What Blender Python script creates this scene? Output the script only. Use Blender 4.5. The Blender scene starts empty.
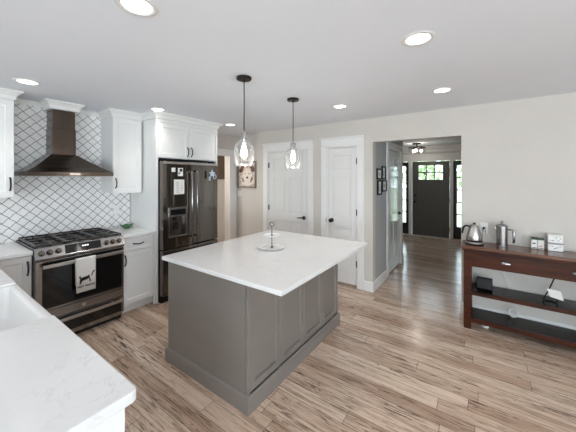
import bpy, bmesh, math, random
from math import radians as R, pi, sin, cos
from mathutils import Vector, Matrix

random.seed(7)
scene = bpy.context.scene
C = scene.collection

# ------------------------------------------------------------------ camera
cam_d = bpy.data.cameras.new('camera')
cam = bpy.data.objects.new('camera', cam_d)
C.objects.link(cam)
cam.location = (0, 0, 1.58)
cam.rotation_euler = (R(90), 0, R(35.17))
cam_d.sensor_fit = 'HORIZONTAL'
cam_d.sensor_width = 36
cam_d.lens = 36 * 276.4 / 576
cam_d.shift_y = -38.2 / 576
cam_d.clip_start = 0.02
scene.camera = cam

# ------------------------------------------------------------------ world, lights, exposure
scene.view_settings.view_transform = 'Standard'
scene.view_settings.look = 'None'
scene.view_settings.exposure = 0.23
scene.view_settings.gamma = 1.0
scene.view_settings.use_curve_mapping = False
scene.cycles.max_bounces = 10
scene.cycles.diffuse_bounces = 6
scene.cycles.glossy_bounces = 5
scene.cycles.transparent_max_bounces = 16
scene.cycles.caustics_reflective = False
scene.cycles.caustics_refractive = False
scene.cycles.sample_clamp_indirect = 6.0

world = bpy.data.worlds.new('sky')
scene.world = world
world.use_nodes = True
wn = world.node_tree.nodes
wn['Background'].inputs[0].default_value = (0.76, 0.88, 1.0, 1)
wn['Background'].inputs[1].default_value = 5.5

def area(name, loc, rot, sx, sy, power, col):
    l = bpy.data.lights.new(name, 'AREA')
    l.shape = 'RECTANGLE'; l.size = sx; l.size_y = sy
    l.energy = power; l.color = col
    o = bpy.data.objects.new(name, l); C.objects.link(o)
    o.location = loc; o.rotation_euler = rot
    return o
FILL_COL = (0.75, 0.885, 1.0)
# added fill lamps in front of the blocked unseen windows, tilted at the ceiling
area('added_rear_fill', (-2.2, -4.25, 1.2), (R(155), 0, 0), 2.6, 1.5, 45, FILL_COL)
area('added_main_fill', (1.6, -4.25, 1.1), (R(155), 0, 0), 2.6, 1.8, 330, FILL_COL)
area('added_side_fill', (4.25, -1.1, 1.1), (0, R(128), 0), 1.6, 3.0, 165, FILL_COL)
area('side_room_fill', (-4.8, 2.6, 1.9), (R(80), 0, 0), 0.7, 0.7, 16, (1, 0.95, 0.88))  # added lamp to brighten the side room
LAMP_W = 1.3
PENDANT_W = 3.5

# ------------------------------------------------------------------ material helpers
def lin(c):
    c = c / 255.0
    return c / 12.92 if c <= 0.04045 else ((c + 0.055) / 1.055) ** 2.4
def rgb(r, g, b): return (lin(r), lin(g), lin(b), 1)

class NT:
    def __init__(s, m):
        s.t = m.node_tree; s.n = s.t.nodes; s.bsdf = s.n['Principled BSDF']
    def new(s, typ, **kw):
        n = s.n.new(typ)
        for k, v in kw.items(): setattr(n, k, v)
        return n
    def link(s, a, b): s.t.links.new(a, b)
    def math(s, op, a, b=None, c=None):
        n = s.n.new('ShaderNodeMath'); n.operation = op
        for i, v in enumerate((a, b, c)):
            if v is None: continue
            if isinstance(v, (int, float)): n.inputs[i].default_value = v
            else: s.link(v, n.inputs[i])
        return n.outputs[0]
    def mix(s, fac, a, b, mode='MIX'):
        n = s.n.new('ShaderNodeMix'); n.data_type = 'RGBA'; n.blend_type = mode
        for sock, v in ((n.inputs[0], fac), (n.inputs[6], a), (n.inputs[7], b)):
            if isinstance(v, (int, float)): sock.default_value = v
            elif isinstance(v, tuple): sock.default_value = v
            else: s.link(v, sock)
        return n.outputs[2]
    def ramp(s, fac, stops):
        n = s.n.new('ShaderNodeValToRGB')
        e = n.color_ramp.elements
        while len(e) < len(stops): e.new(0.5)
        for i, (p, c) in enumerate(stops): e[i].position = p; e[i].color = c
        s.link(fac, n.inputs[0]); return n.outputs[0]
    def noise(s, vec, scale, detail=3, rough=0.5, dist=0.0):
        n = s.n.new('ShaderNodeTexNoise')
        n.inputs['Scale'].default_value = scale; n.inputs['Detail'].default_value = detail
        n.inputs['Roughness'].default_value = rough; n.inputs['Distortion'].default_value = dist
        if vec is not None: s.link(vec, n.inputs['Vector'])
        return n.outputs['Fac']
    def bump(s, h, strength, dist=0.01):
        n = s.n.new('ShaderNodeBump'); n.inputs['Strength'].default_value = strength
        n.inputs['Distance'].default_value = dist
        s.link(h, n.inputs['Height']); s.link(n.outputs[0], s.bsdf.inputs['Normal'])
    def coord(s):
        return s.n.new('ShaderNodeNewGeometry').outputs['Position']
    def obj(s):
        return s.n.new('ShaderNodeTexCoord').outputs['Object']
    def scale(s, vec, sc):
        n = s.n.new('ShaderNodeMapping'); n.inputs['Scale'].default_value = sc
        s.link(vec, n.inputs['Vector']); return n.outputs[0]

def mat(name, col, rough=0.5, metal=0.0, var=0.0, vscale=(6, 6, 6), spec=0.5, bump=0.0, coat=0.0):
    m = bpy.data.materials.new(name); m.use_nodes = True
    t = NT(m); b = t.bsdf
    b.inputs['Base Color'].default_value = col
    b.inputs['Roughness'].default_value = rough
    b.inputs['Metallic'].default_value = metal
    b.inputs['Specular IOR Level'].default_value = spec
    if coat:
        b.inputs['Coat Weight'].default_value = coat; b.inputs['Coat Roughness'].default_value = 0.08
    if var or bump:
        f = t.noise(t.scale(t.obj(), vscale), 1.0, 4)
        if var:
            lo = tuple(c * (1 - var) for c in col[:3]) + (1,)
            hi = tuple(min(1, c * (1 + var)) for c in col[:3]) + (1,)
            t.link(t.ramp(f, [(0.3, lo), (0.7, hi)]), b.inputs['Base Color'])
        if bump: t.bump(f, bump)
    return m

M = {}
M['wall'] = mat('wall_paint', rgb(206, 200, 192), 0.75, var=0.015, vscale=(3, 3, 3))
M['hall_wall'] = mat('hall_wall_grey', rgb(178, 178, 177), 0.7, var=0.015, vscale=(3, 3, 3))  # greyer and darker than the kitchen wall colour
M['ceiling'] = mat('ceiling_paint', rgb(233, 236, 241), 0.85, var=0.01, vscale=(2, 2, 2))
M['trim'] = mat('trim_paint', rgb(233, 231, 228), 0.4, var=0.01)
M['door_white'] = mat('door_paint', rgb(228, 226, 222), 0.35, var=0.01)
M['gloss_white'] = mat('gloss_door_paint', rgb(226, 228, 226), 0.09, var=0.01, spec=0.7)
M['cabinet'] = mat('white_cabinet_paint', rgb(231, 230, 227), 0.38, var=0.008)
M['shadow_gap'] = mat('dark_recess', rgb(40, 38, 36), 0.8, var=0.1)
M['island'] = mat('grey_cabinet_paint', rgb(130, 123, 117), 0.33, var=0.03, vscale=(2, 2, 8))
M['black_metal'] = mat('black_metal', rgb(20, 19, 18), 0.45, 0.1, var=0.1)
M['bronze'] = mat('dark_bronze', rgb(52, 44, 38), 0.4, 0.7, var=0.1)
M['steel'] = mat('brushed_steel', rgb(190, 186, 182), 0.28, 1.0, var=0.08, vscale=(2, 2, 60))
M['dark_steel'] = mat('black_stainless', rgb(112, 104, 98), 0.24, 1.0, var=0.1, vscale=(3, 3, 0.6))
M['fridge_steel'] = mat('black_stainless_doors', rgb(116, 110, 104), 0.10, 1.0, var=0.1, vscale=(2, 7, 0.5), bump=0.7)
M['hood_steel'] = mat('hood_stainless', rgb(98, 88, 80), 0.22, 1.0, var=0.08, vscale=(2, 30, 2))
M['range_steel'] = mat('range_stainless', rgb(158, 156, 156), 0.22, 1.0, var=0.08, vscale=(2, 2, 40))
M['black_glass'] = mat('black_glass', rgb(14, 14, 15), 0.06, 0, var=0.1, spec=0.6)
M['cast_iron'] = mat('cast_iron', rgb(58, 53, 50), 0.36, 0.4, var=0.15)
M['enamel'] = mat('cooktop_enamel', rgb(46, 44, 42), 0.25, 0.3, var=0.1)
M['sink'] = mat('sink_fireclay', rgb(236, 234, 231), 0.18, var=0.01, spec=0.6)
M['ceramic'] = mat('white_ceramic', rgb(238, 237, 234), 0.2, var=0.01, spec=0.6)
M['plastic_white'] = mat('white_plastic', rgb(236, 235, 231), 0.4, var=0.01)
M['plastic_black'] = mat('black_plastic', rgb(14, 13, 13), 0.45, var=0.1, spec=0.25)
M['paper'] = mat('paper', rgb(232, 230, 224), 0.7, var=0.02)
M['ink'] = mat('black_ink', rgb(25, 24, 24), 0.8, var=0.05)
M['grey_ink'] = mat('grey_ink', rgb(110, 108, 106), 0.8, var=0.05)
M['cloth'] = mat('towel_cotton', rgb(226, 222, 216), 0.9, var=0.03, vscale=(90, 90, 90), bump=0.1)
M['green_glass'] = mat('green_glaze', rgb(58, 104, 62), 0.15, var=0.25, vscale=(30, 30, 30), spec=0.7)
M['green_lid'] = mat('green_label', rgb(32, 54, 29), 0.4, var=0.15)
M['brown_blind'] = mat('brown_woven_shade', rgb(112, 96, 82), 0.8, var=0.1, vscale=(2, 2, 60))
M['grout_pot'] = mat('drain_steel', rgb(150, 148, 146), 0.3, 1.0, var=0.05)
M['grass'] = mat('lawn_grass', rgb(176, 186, 160), 0.9, var=0.3, vscale=(4, 4, 4))
M['leaf'] = mat('tree_leaves', rgb(160, 178, 134), 0.7, var=0.35, vscale=(2, 2, 2))
M['bark'] = mat('bark', rgb(92, 78, 64), 0.9, var=0.2, vscale=(4, 4, 1))
M['front_door'] = mat('charcoal_door_paint', rgb(92, 87, 82), 0.38, var=0.05, vscale=(20, 20, 2))
M['black_frame'] = mat('black_sidelight_paint', rgb(42, 39, 38), 0.4, var=0.05)
M['mat_rug'] = mat('door_mat', rgb(176, 168, 156), 0.95, var=0.15, vscale=(40, 40, 40))
M['threshold'] = mat('pale_threshold', rgb(222, 214, 204), 0.5, var=0.05)
M['blue_white'] = mat('pale_blue_magnet', rgb(205, 212, 226), 0.4, var=0.15, vscale=(60, 60, 60))
M['red_label'] = mat('orange_print', rgb(200, 120, 90), 0.6, var=0.1)
M['cord_white'] = mat('white_cord', rgb(228, 226, 222), 0.5, var=0.02)

def emission(name, col, s):
    m = bpy.data.materials.new(name); m.use_nodes = True
    b = m.node_tree.nodes['Principled BSDF']
    b.inputs['Base Color'].default_value = (0.8, 0.8, 0.8, 1)
    b.inputs['Emission Color'].default_value = col
    b.inputs['Emission Strength'].default_value = s
    return m
M['lamp'] = emission('lamp_lens', (1, 0.965, 0.91, 1), 6)
M['bulb'] = emission('glowing_bulb', (1, 0.94, 0.86, 1), 5)
M['lcd'] = emission('display_digits', (0.8, 0.9, 1, 1), 0.8)

def glass(name, tint, ior=1.45, refl=1.0, haze=0.0):
    m = bpy.data.materials.new(name); m.use_nodes = True
    t = m.node_tree; n = t.nodes; n.remove(n['Principled BSDF'])
    tr = n.new('ShaderNodeBsdfTransparent'); tr.inputs[0].default_value = tint
    gl = n.new('ShaderNodeBsdfGlossy'); gl.inputs['Roughness'].default_value = 0.02
    lw = n.new('ShaderNodeLayerWeight'); lw.inputs['Blend'].default_value = 0.12 * refl
    mx = n.new('ShaderNodeMixShader')
    t.links.new(lw.outputs['Facing'], mx.inputs[0]); t.links.new(tr.outputs[0], mx.inputs[1])
    t.links.new(gl.outputs[0], mx.inputs[2])
    if haze:  # edge-weighted white mix stands in for bulb light caught in the glass
        tl = n.new('ShaderNodeBsdfTranslucent'); df = n.new('ShaderNodeBsdfDiffuse'); sc = n.new('ShaderNodeMixShader')
        t.links.new(tl.outputs[0], sc.inputs[1]); t.links.new(df.outputs[0], sc.inputs[2])
        l2 = n.new('ShaderNodeLayerWeight'); l2.inputs['Blend'].default_value = 0.35
        ml = n.new('ShaderNodeMath'); ml.operation = 'MULTIPLY'; ml.inputs[1].default_value = haze
        m2 = n.new('ShaderNodeMixShader')
        t.links.new(l2.outputs['Facing'], ml.inputs[0]); t.links.new(ml.outputs[0], m2.inputs[0])
        t.links.new(mx.outputs[0], m2.inputs[1]); t.links.new(sc.outputs[0], m2.inputs[2]); mx = m2
    t.links.new(mx.outputs[0], n['Material Output'].inputs[0])
    return m
M['glass'] = glass('clear_glass', (0.98, 0.98, 0.98, 1), 1.5, 2.5, 0.10)
M['pane'] = glass('window_glass', (0.95, 0.97, 0.96, 1), 1.3)

def floor_mat():
    m = bpy.data.materials.new('wood_plank_floor'); m.use_nodes = True
    t = NT(m); p = t.obj()
    s = t.new('ShaderNodeSeparateXYZ'); t.link(p, s.inputs[0]); X, Y = s.outputs[0], s.outputs[1]
    W, L = 0.118, 1.5
    rowf = t.math('DIVIDE', Y, W); row = t.math('FLOOR', rowf)
    wn1 = t.new('ShaderNodeTexWhiteNoise', noise_dimensions='1D'); t.link(row, wn1.inputs['W'])
    xo = t.math('ADD', t.math('DIVIDE', X, L), t.math('MULTIPLY', wn1.outputs[0], 7.3))
    col = t.math('FLOOR', xo)
    cb = t.new('ShaderNodeCombineXYZ'); t.link(row, cb.inputs[0]); t.link(col, cb.inputs[1])
    wn2 = t.new('ShaderNodeTexWhiteNoise', noise_dimensions='2D'); t.link(cb.outputs[0], wn2.inputs['Vector'])
    pid = wn2.outputs[0]
    # grain, its own offset on each plank
    g = t.new('ShaderNodeCombineXYZ')
    t.link(t.math('ADD', X, t.math('MULTIPLY', pid, 37.0)), g.inputs[0])
    t.link(t.math('ADD', Y, t.math('MULTIPLY', pid, 11.0)), g.inputs[1])
    gv = g.outputs[0]
    n1 = t.noise(t.scale(gv, (1.2, 14, 1)), 1.0, 6, 0.62, 1.6)
    n2 = t.noise(t.scale(gv, (4.5, 95, 1)), 1.0, 5, 0.68, 0.8)
    n3 = t.noise(t.scale(gv, (3.0, 30, 1)), 1.0, 4, 0.6, 2.2)
    n4 = t.noise(t.scale(gv, (0.9, 4.5, 1)), 1.0, 3, 0.5, 0.6)
    base = t.ramp(pid, [(0.0, rgb(188, 159, 137)), (0.3, rgb(211, 184, 162)), (0.6, rgb(224, 200, 179)), (0.85, rgb(212, 186, 164)), (1.0, rgb(181, 152, 131))])
    patch = t.ramp(n4, [(0.40, (0.25, 0.25, 0.25, 1)), (0.60, (1, 1, 1, 1))])
    c1 = t.mix(t.math('MULTIPLY', t.ramp(n1, [(0.34, (1, 1, 1, 1)), (0.52, (0, 0, 0, 1))]), 0.55), base, rgb(148, 118, 97))
    c2 = t.mix(t.math('MULTIPLY', t.math('MULTIPLY', t.ramp(n2, [(0.39, (1, 1, 1, 1)), (0.51, (0, 0, 0, 1))]), patch), 0.8), c1, rgb(98, 74, 60))
    c3 = t.mix(t.math('MULTIPLY', t.math('MULTIPLY', t.ramp(n3, [(0.56, (0, 0, 0, 1)), (0.63, (1, 1, 1, 1))]), patch), 0.85), c2, rgb(66, 50, 40))
    c4 = t.mix(t.math('MULTIPLY', t.ramp(n1, [(0.56, (0, 0, 0, 1)), (0.72, (1, 1, 1, 1))]), 0.35), c3, rgb(236, 217, 198))
    # seams
    fy = t.math('FRACT', rowf); fx = t.math('FRACT', xo)
    ey = t.math('MINIMUM', fy, t.math('SUBTRACT', 1.0, fy))
    ex = t.math('MULTIPLY', t.math('MINIMUM', fx, t.math('SUBTRACT', 1.0, fx)), L / W)
    e = t.math('MINIMUM', ey, ex)
    seam = t.math('LESS_THAN', e, 0.014)
    c5 = t.mix(t.math('MULTIPLY', seam, 0.8), c4, rgb(62, 48, 39))
    t.link(c5, t.bsdf.inputs['Base Color'])
    rr = t.math('ADD', 0.11, t.math('MULTIPLY', n2, 0.16))
    t.link(rr, t.bsdf.inputs['Roughness'])
    t.bsdf.inputs['Specular IOR Level'].default_value = 0.5
    h = t.math('SUBTRACT', t.math('MULTIPLY', n2, 0.5), seam)
    t.bump(h, 0.12, 0.004)
    return m
M['floor'] = floor_mat()

def tile_mat():
    m = bpy.data.materials.new('lantern_tile'); m.use_nodes = True
    t = NT(m); p = t.obj()
    s = t.new('ShaderNodeSeparateXYZ'); t.link(p, s.inputs[0])
    u = t.math('DIVIDE', t.math('SUBTRACT', s.outputs[1], 0.779), 0.107)
    v = t.math('DIVIDE', t.math('SUBTRACT', s.outputs[2], 2.285), 0.102)
    a = t.math('ADD', u, v); b = t.math('SUBTRACT', u, v)
    k = 0.024
    a2 = t.math('ADD', a, t.math('MULTIPLY', t.math('SINE', t.math('MULTIPLY', b, 2 * pi)), k))
    b2 = t.math('ADD', b, t.math('MULTIPLY', t.math('SINE', t.math('MULTIPLY', a, 2 * pi)), -k))
    def edge(x):
        f = t.math('FRACT', t.math('ADD', x, 100.0)); return t.math('MINIMUM', f, t.math('SUBTRACT', 1.0, f))
    e = t.math('MINIMUM', edge(a2), edge(b2))
    cb = t.new('ShaderNodeCombineXYZ')
    t.link(t.math('FLOOR', a2), cb.inputs[0]); t.link(t.math('FLOOR', b2), cb.inputs[1])
    wn_ = t.new('ShaderNodeTexWhiteNoise', noise_dimensions='2D'); t.link(cb.outputs[0], wn_.inputs['Vector'])
    tc = t.mix(wn_.outputs[0], rgb(238, 236, 234), rgb(245, 243, 241))
    g = t.ramp(e, [(0.024, (1, 1, 1, 1)), (0.040, (0, 0, 0, 1))])
    t.link(t.mix(g, tc, rgb(62, 56, 53)), t.bsdf.inputs['Base Color'])
    t.link(t.math('ADD', 0.16, t.math('MULTIPLY', g, 0.6)), t.bsdf.inputs['Roughness'])
    hh = t.ramp(e, [(0.03, (0, 0, 0, 1)), (0.11, (1, 1, 1, 1))])
    t.bump(hh, 0.35, 0.004)
    return m
M['tile'] = tile_mat()

def quartz_mat():
    m = bpy.data.materials.new('veined_quartz'); m.use_nodes = True
    t = NT(m); p = t.coord()
    n = t.noise(p, 3.6, 8, 0.62, 2.2)
    v = t.math('ABSOLUTE', t.math('SUBTRACT', n, 0.5))
    vein = t.ramp(v, [(0.0, (1, 1, 1, 1)), (0.013, (0, 0, 0, 1))])
    patch = t.ramp(t.noise(p, 2.1, 3), [(0.36, (0, 0, 0, 1)), (0.62, (1, 1, 1, 1))])
    cl = t.mix(t.noise(p, 5.0, 4), rgb(222, 220, 218), rgb(231, 230, 229))
    c = t.mix(t.math('MULTIPLY', t.math('MULTIPLY', vein, patch), 0.5), cl, rgb(190, 187, 186))
    t.link(c, t.bsdf.inputs['Base Color'])
    t.bsdf.inputs['Roughness'].default_value = 0.16
    return m
M['quartz'] = quartz_mat()

def wood_mat(name, c0, c1, rough, sc=(1.5, 18, 18)):
    m = bpy.data.materials.new(name); m.use_nodes = True
    t = NT(m)
    n = t.noise(t.scale(t.coord(), sc), 1.0, 6, 0.6, 1.2)
    t.link(t.ramp(n, [(0.3, c0), (0.7, c1)]), t.bsdf.inputs['Base Color'])
    t.bsdf.inputs['Roughness'].default_value = rough
    t.bsdf.inputs['Specular IOR Level'].default_value = 0.3
    return m
M['cherry'] = wood_mat('cherry_wood', rgb(36, 15, 6), rgb(82, 39, 18), 0.38)
M['cherry'].node_tree.nodes['Principled BSDF'].inputs['Specular IOR Level'].default_value = 0.2
M['cherry_top'] = wood_mat('pale_cherry_top', rgb(86, 56, 42), rgb(122, 88, 70), 0.2)  # paler wood tone for the table top
M['cherry_dark'] = wood_mat('dark_shelf_wood', rgb(16, 11, 9), rgb(27, 19, 16), 0.12)
M['cherry_dark'].node_tree.nodes['Principled BSDF'].inputs['Specular IOR Level'].default_value = 0.16

def art_mat():
    m = bpy.data.materials.new('painted_canvas'); m.use_nodes = True
    t = NT(m)
    n = t.noise(t.scale(t.coord(), (9, 9, 9)), 1.0, 4, 0.6, 1.5)
    c = t.ramp(n, [(0.35, rgb(150, 118, 104)), (0.47, rgb(196, 178, 164)), (0.6, rgb(222, 210, 198))])
    t.link(c, t.bsdf.inputs['Base Color']); t.bsdf.inputs['Roughness'].default_value = 0.6
    return m
M['art'] = art_mat()
M['art_dark'] = mat('art_dark_paint', rgb(92, 56, 48), 0.6, var=0.3, vscale=(30, 30, 30))
M['art_light'] = mat('art_cream_paint', rgb(226, 214, 202), 0.6, var=0.08, vscale=(30, 30, 30))
M['art_frame'] = mat('grey_wood_frame', rgb(128, 118, 108), 0.5, var=0.2, vscale=(20, 20, 20))
M['photo'] = mat('grey_photo_print', rgb(196, 198, 198), 0.5, var=0.4, vscale=(25, 25, 25))

# ------------------------------------------------------------------ mesh helpers
def BM(): return bmesh.new()
def box(bm, x0, x1, y0, y1, z0, z1):
    vs = [bm.verts.new((x, y, z)) for z in (z0, z1) for y in (y0, y1) for x in (x0, x1)]
    for f in ((0, 2, 3, 1), (4, 5, 7, 6), (0, 1, 5, 4), (2, 6, 7, 3), (0, 4, 6, 2), (1, 3, 7, 5)):
        bm.faces.new([vs[i] for i in f])
    return bm
def prism(bm, pts, axis, a, b):
    """extrude a 2-D outline along an axis ('x': pts are (y,z); 'y': (x,z); 'z': (x,y))"""
    def mk(p, q):
        return {'x': (q, p[0], p[1]), 'y': (p[0], q, p[1]), 'z': (p[0], p[1], q)}[axis]
    A = [bm.verts.new(mk(p, a)) for p in pts]; B = [bm.verts.new(mk(p, b)) for p in pts]
    n = len(pts)
    bm.faces.new(A); bm.faces.new(list(reversed(B)))
    for i in range(n): bm.faces.new((A[i], B[i], B[(i + 1) % n], A[(i + 1) % n]))
    bmesh.ops.recalc_face_normals(bm, faces=bm.faces[:])
    return bm
def lathe(bm, prof, cx, cy, cz, seg=28, axis='z'):
    rings = []
    for r, h in prof:
        ring = []
        if r < 1e-6:
            ring = [(0, 0, h)]
        else:
            ring = [(r * cos(2 * pi * i / seg), r * sin(2 * pi * i / seg), h) for i in range(seg)]
        out = []
        for (x, y, z) in ring:
            if axis == 'x': p = (cx + z, cy + x, cz + y)
            elif axis == 'y': p = (cx + x, cy + z, cz + y)
            else: p = (cx + x, cy + y, cz + z)
            out.append(bm.verts.new(p))
        rings.append(out)
    for a, b in zip(rings, rings[1:]):
        if len(a) == 1 and len(b) == 1: continue
        for i in range(seg):
            j = (i + 1) % seg
            if len(a) == 1: bm.faces.new((a[0], b[j], b[i]))
            elif len(b) == 1: bm.faces.new((a[i], a[j], b[0]))
            else: bm.faces.new((a[i], a[j], b[j], b[i]))
    bmesh.ops.recalc_face_normals(bm, faces=bm.faces[:])
    return bm
def tube(bm, pts, r, seg=10, closed=False):
    pts = [Vector(p) for p in pts]; n = len(pts); rings = []
    up = None
    for i, p in enumerate(pts):
        if closed: d = (pts[(i + 1) % n] - pts[i - 1])
        else: d = (pts[min(i + 1, n - 1)] - pts[max(i - 1, 0)])
        d.normalize()
        if up is None:
            up = d.orthogonal().normalized()
        else:
            up = (up - d * up.dot(d)); 
            up = up.normalized() if up.length > 1e-6 else d.orthogonal().normalized()
        s = d.cross(up)
        rr = r[i] if isinstance(r, (list, tuple)) else r
        rings.append([bm.verts.new(p + (up * cos(2 * pi * k / seg) + s * sin(2 * pi * k / seg)) * rr) for k in range(seg)])
    pairs = list(zip(rings, rings[1:])) + ([(rings[-1], rings[0])] if closed else [])
    for a, b in pairs:
        for k in range(seg): bm.faces.new((a[k], a[(k + 1) % seg], b[(k + 1) % seg], b[k]))
    if not closed:
        bm.faces.new(rings[0]); bm.faces.new(list(reversed(rings[-1])))
    bmesh.ops.recalc_face_normals(bm, faces=bm.faces[:])
    return bm

ORG = {}
def obj(name, bm, m, parent=None, bevel=0.0, smooth=False, seg=2, origin=None, label=None):
    """links a mesh given in world coordinates"""
    if parent is not None: org = ORG[parent.name]
    else: org = Vector(origin) if origin is not None else Vector((0, 0, 0))
    for v in bm.verts: v.co -= org
    me = bpy.data.meshes.new(name); bm.to_mesh(me); bm.free()
    me.materials.append(M[m] if isinstance(m, str) else m)
    o = bpy.data.objects.new(name, me); C.objects.link(o)
    if parent is not None: o.parent = parent
    else: o.location = org
    ORG[o.name] = org
    if bevel:
        b = o.modifiers.new('edge', 'BEVEL'); b.width = bevel; b.segments = seg
        b.limit_method = 'ANGLE'; b.angle_limit = R(40)
    if smooth:
        for p in me.polygons: p.use_smooth = True
    if label: o['label'] = label
    return o
def smooth_angle(o, ang=35):
    me = o.data
    for p in me.polygons: p.use_smooth = True
    bm = bmesh.new(); bm.from_mesh(me)
    for e in bm.edges:
        if len(e.link_faces) == 2 and e.calc_face_angle(0) > R(ang): e.smooth = False
    bm.to_mesh(me); bm.free()
    return o
def tag(o, label, cat, group=None, kind=None):
    o['label'] = label; o['category'] = cat
    if group: o['group'] = group
    if kind: o['kind'] = kind
    return o
def thing(name, loc, label, cat, group=None):
    o = bpy.data.objects.new(name, None); C.objects.link(o); o.location = loc
    o.empty_display_size = 0.05
    ORG[o.name] = Vector(loc)
    return tag(o, label, cat, group)
def struct(name, bm, m, bevel=0.0):
    o = obj(name, bm, m, bevel=bevel); o['kind'] = 'structure'; return o
def dup(root, loc, label, group=None):
    r = root.copy(); C.objects.link(r); r.location = loc; r['label'] = label
    if group: r['group'] = group
    ORG[r.name] = Vector(loc)
    for ch in list(root.children):
        c = ch.copy(); C.objects.link(c); c.parent = r
        for g in list(ch.children):
            d = g.copy(); C.objects.link(d); d.parent = c
    return r

# ================================================================== THE SETTING
ZC = 2.410
XW = -4.0        # tiled wall
YD = 3.80        # wall with the two panel doors
YF = 8.13        # wall of the front door

b = BM(); box(b, -5.6, 4.5, -4.5, 8.2, -0.12, 0.0); struct('floor', b, 'floor')
b = BM(); box(b, -5.6, 4.5, -4.5, 8.25, ZC, ZC + 0.1); struct('ceiling', b, 'ceiling')

# tiled wall with the cased opening past the fridge
OY0, OY1, OZ = 2.92, 3.70, 2.0
b = BM()
box(b, XW - 0.12, XW, -4.5, OY0, 0, ZC); box(b, XW - 0.12, XW, OY0, OY1, OZ, ZC); box(b, XW - 0.12, XW, OY1, 5.3, 0, ZC)
struct('wall_left', b, 'wall')
# wall with the doors: alcove piece, door holes, passage
D1 = (-3.115, -2.283); D2 = (-1.948, -1.460); DZ = 2.04
b = BM()
box(b, XW, -3.378, 3.90, 4.02, 0, ZC)
box(b, -3.378, D1[0], YD, 4.02, 0, ZC); box(b, D1[0], D1[1], YD, 3.92, DZ, ZC)
box(b, D1[1], D2[0], YD, 3.92, 0, ZC); box(b, D2[0], D2[1], YD, 3.92, DZ, ZC)
box(b, D2[1], -1.245, YD, 3.92, 0, ZC)
box(b, -1.245, -0.205, YD, 3.92, 2.075, ZC)
box(b, -0.205, 4.5, YD, 3.92, 0, ZC)
struct('wall_back', b, 'wall')
# passage side wall with a door hole
H0, H1 = 4.55, 5.37
b = BM()
box(b, -1.365, -1.245, 3.92, H0, 0, ZC); box(b, -1.365, -1.245, H0, H1, 2.05, ZC); box(b, -1.365, -1.245, H1, 5.56, 0, ZC)
box(b, -2.7, -1.365, 5.44, 5.56, 0, ZC); box(b, -2.82, -2.7, 5.44, YF, 0, ZC)
struct('wall_hall_left', b, 'hall_wall')
b = BM(); box(b, 0.35, 0.47, 3.92, YF, 0, ZC); struct('wall_hall_right', b, 'wall')
# front wall: one opening for door and sidelights
b = BM()
box(b, -2.7, -1.96, YF, YF + 0.14, 0, ZC); box(b, -0.30, 0.47, YF, YF + 0.14, 0, ZC); box(b, -1.96, -0.30, YF, YF + 0.14, 2.03, ZC)
struct('wall_hall_front', b, 'wall')
# walls behind the camera; unseen windows placed to suit the fill lamps
b = BM()
box(b, -4.0, -3.5, -4.5, -4.4, 0, ZC); box(b, -0.9, 0.3, -4.5, -4.4, 0, ZC); box(b, 2.9, 4.4, -4.5, -4.4, 0, ZC)
box(b, -3.5, -0.9, -4.5, -4.4, 0, 0.5); box(b, -3.5, -0.9, -4.5, -4.4, 2.2, ZC); box(b, 0.3, 2.9, -4.5, -4.4, 2.1, ZC)
struct('wall_front', b, 'wall')
b = BM()
box(b, 4.4, 4.5, -4.5, -2.6, 0, ZC); box(b, 4.4, 4.5, 0.4, 3.8, 0, ZC)
box(b, 4.4, 4.5, -2.6, 0.4, 0, 0.3); box(b, 4.4, 4.5, -2.6, 0.4, 2.2, ZC)
struct('wall_right', b, 'wall')
def plain_window(name, x0, x1, y0, y1, z0, z1, along):
    b = BM(); t = 0.05
    if along == 'x':
        box(b, x0, x1, y0, y1, z0, z0 + t); box(b, x0, x1, y0, y1, z1 - t, z1)
        n = 3
        for i in range(n): 
            xx = x0 + (x1 - x0 - t) * i / (n - 1); box(b, xx, xx + t, y0, y1, z0 + t, z1 - t)
    else:
        box(b, x0, x1, y0, y1, z0, z0 + t); box(b, x0, x1, y0, y1, z1 - t, z1)
        for i in range(4):
            yy = y0 + (y1 - y0 - t) * i / 3; box(b, x0, x1, yy, yy + t, z0 + t, z1 - t)
    w = struct(name, b, 'trim')
    b = BM()
    if along == 'x': box(b, x0 + t, x1 - t, y0 + 0.005, y0 + 0.01, z0 + t, z1 - t)
    else: box(b, x1 - 0.01, x1 - 0.005, y0 + t, y1 - t, z0 + t, z1 - t)
    obj('sky_blocker', b, 'paper', w)  # opaque sheet added to keep the sky light out of the room
    return w
plain_window('window_1', -3.5, -0.9, -4.48, -4.42, 0.5, 2.2, 'x')
plain_window('window_2', 0.3, 2.9, -4.48, -4.42, 0.0, 2.1, 'x')
plain_window('window_3', 4.42, 4.48, -2.6, 0.4, 0.3, 2.2, 'y')
# room beyond the cased opening
b = BM(); box(b, -5.5, -5.4, 2.2, 5.3, 0, ZC); box(b, -5.4, -4.12, 5.2, 5.3, 0, ZC); box(b, -5.4, -4.12, 2.2, 2.28, 0, ZC)
struct('wall_side_room', b, 'trim')

# tile field
b = BM(); box(b, XW + 0.0005, XW + 0.009, -0.2, 1.862, 0.90, 2.36); struct('wall_tile', b, 'tile')
# small moulding on top of the tile
def crown_x(b, xw, d, z0, z1, y0, y1):
    prism(b, [(xw, z0), (xw + 0.012, z0), (xw + 0.016, z0 + (z1 - z0) * .25), (xw + d * .6, z0 + (z1 - z0) * .7), (xw + d, z1 - 0.012), (xw + d, z1), (xw, z1)], 'y', y0, y1)
b = BM(); crown_x(b, XW + 0.001, 0.035, 2.36, ZC - 0.001, 0.70, 1.50); struct('trim_1', b, 'trim')

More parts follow.
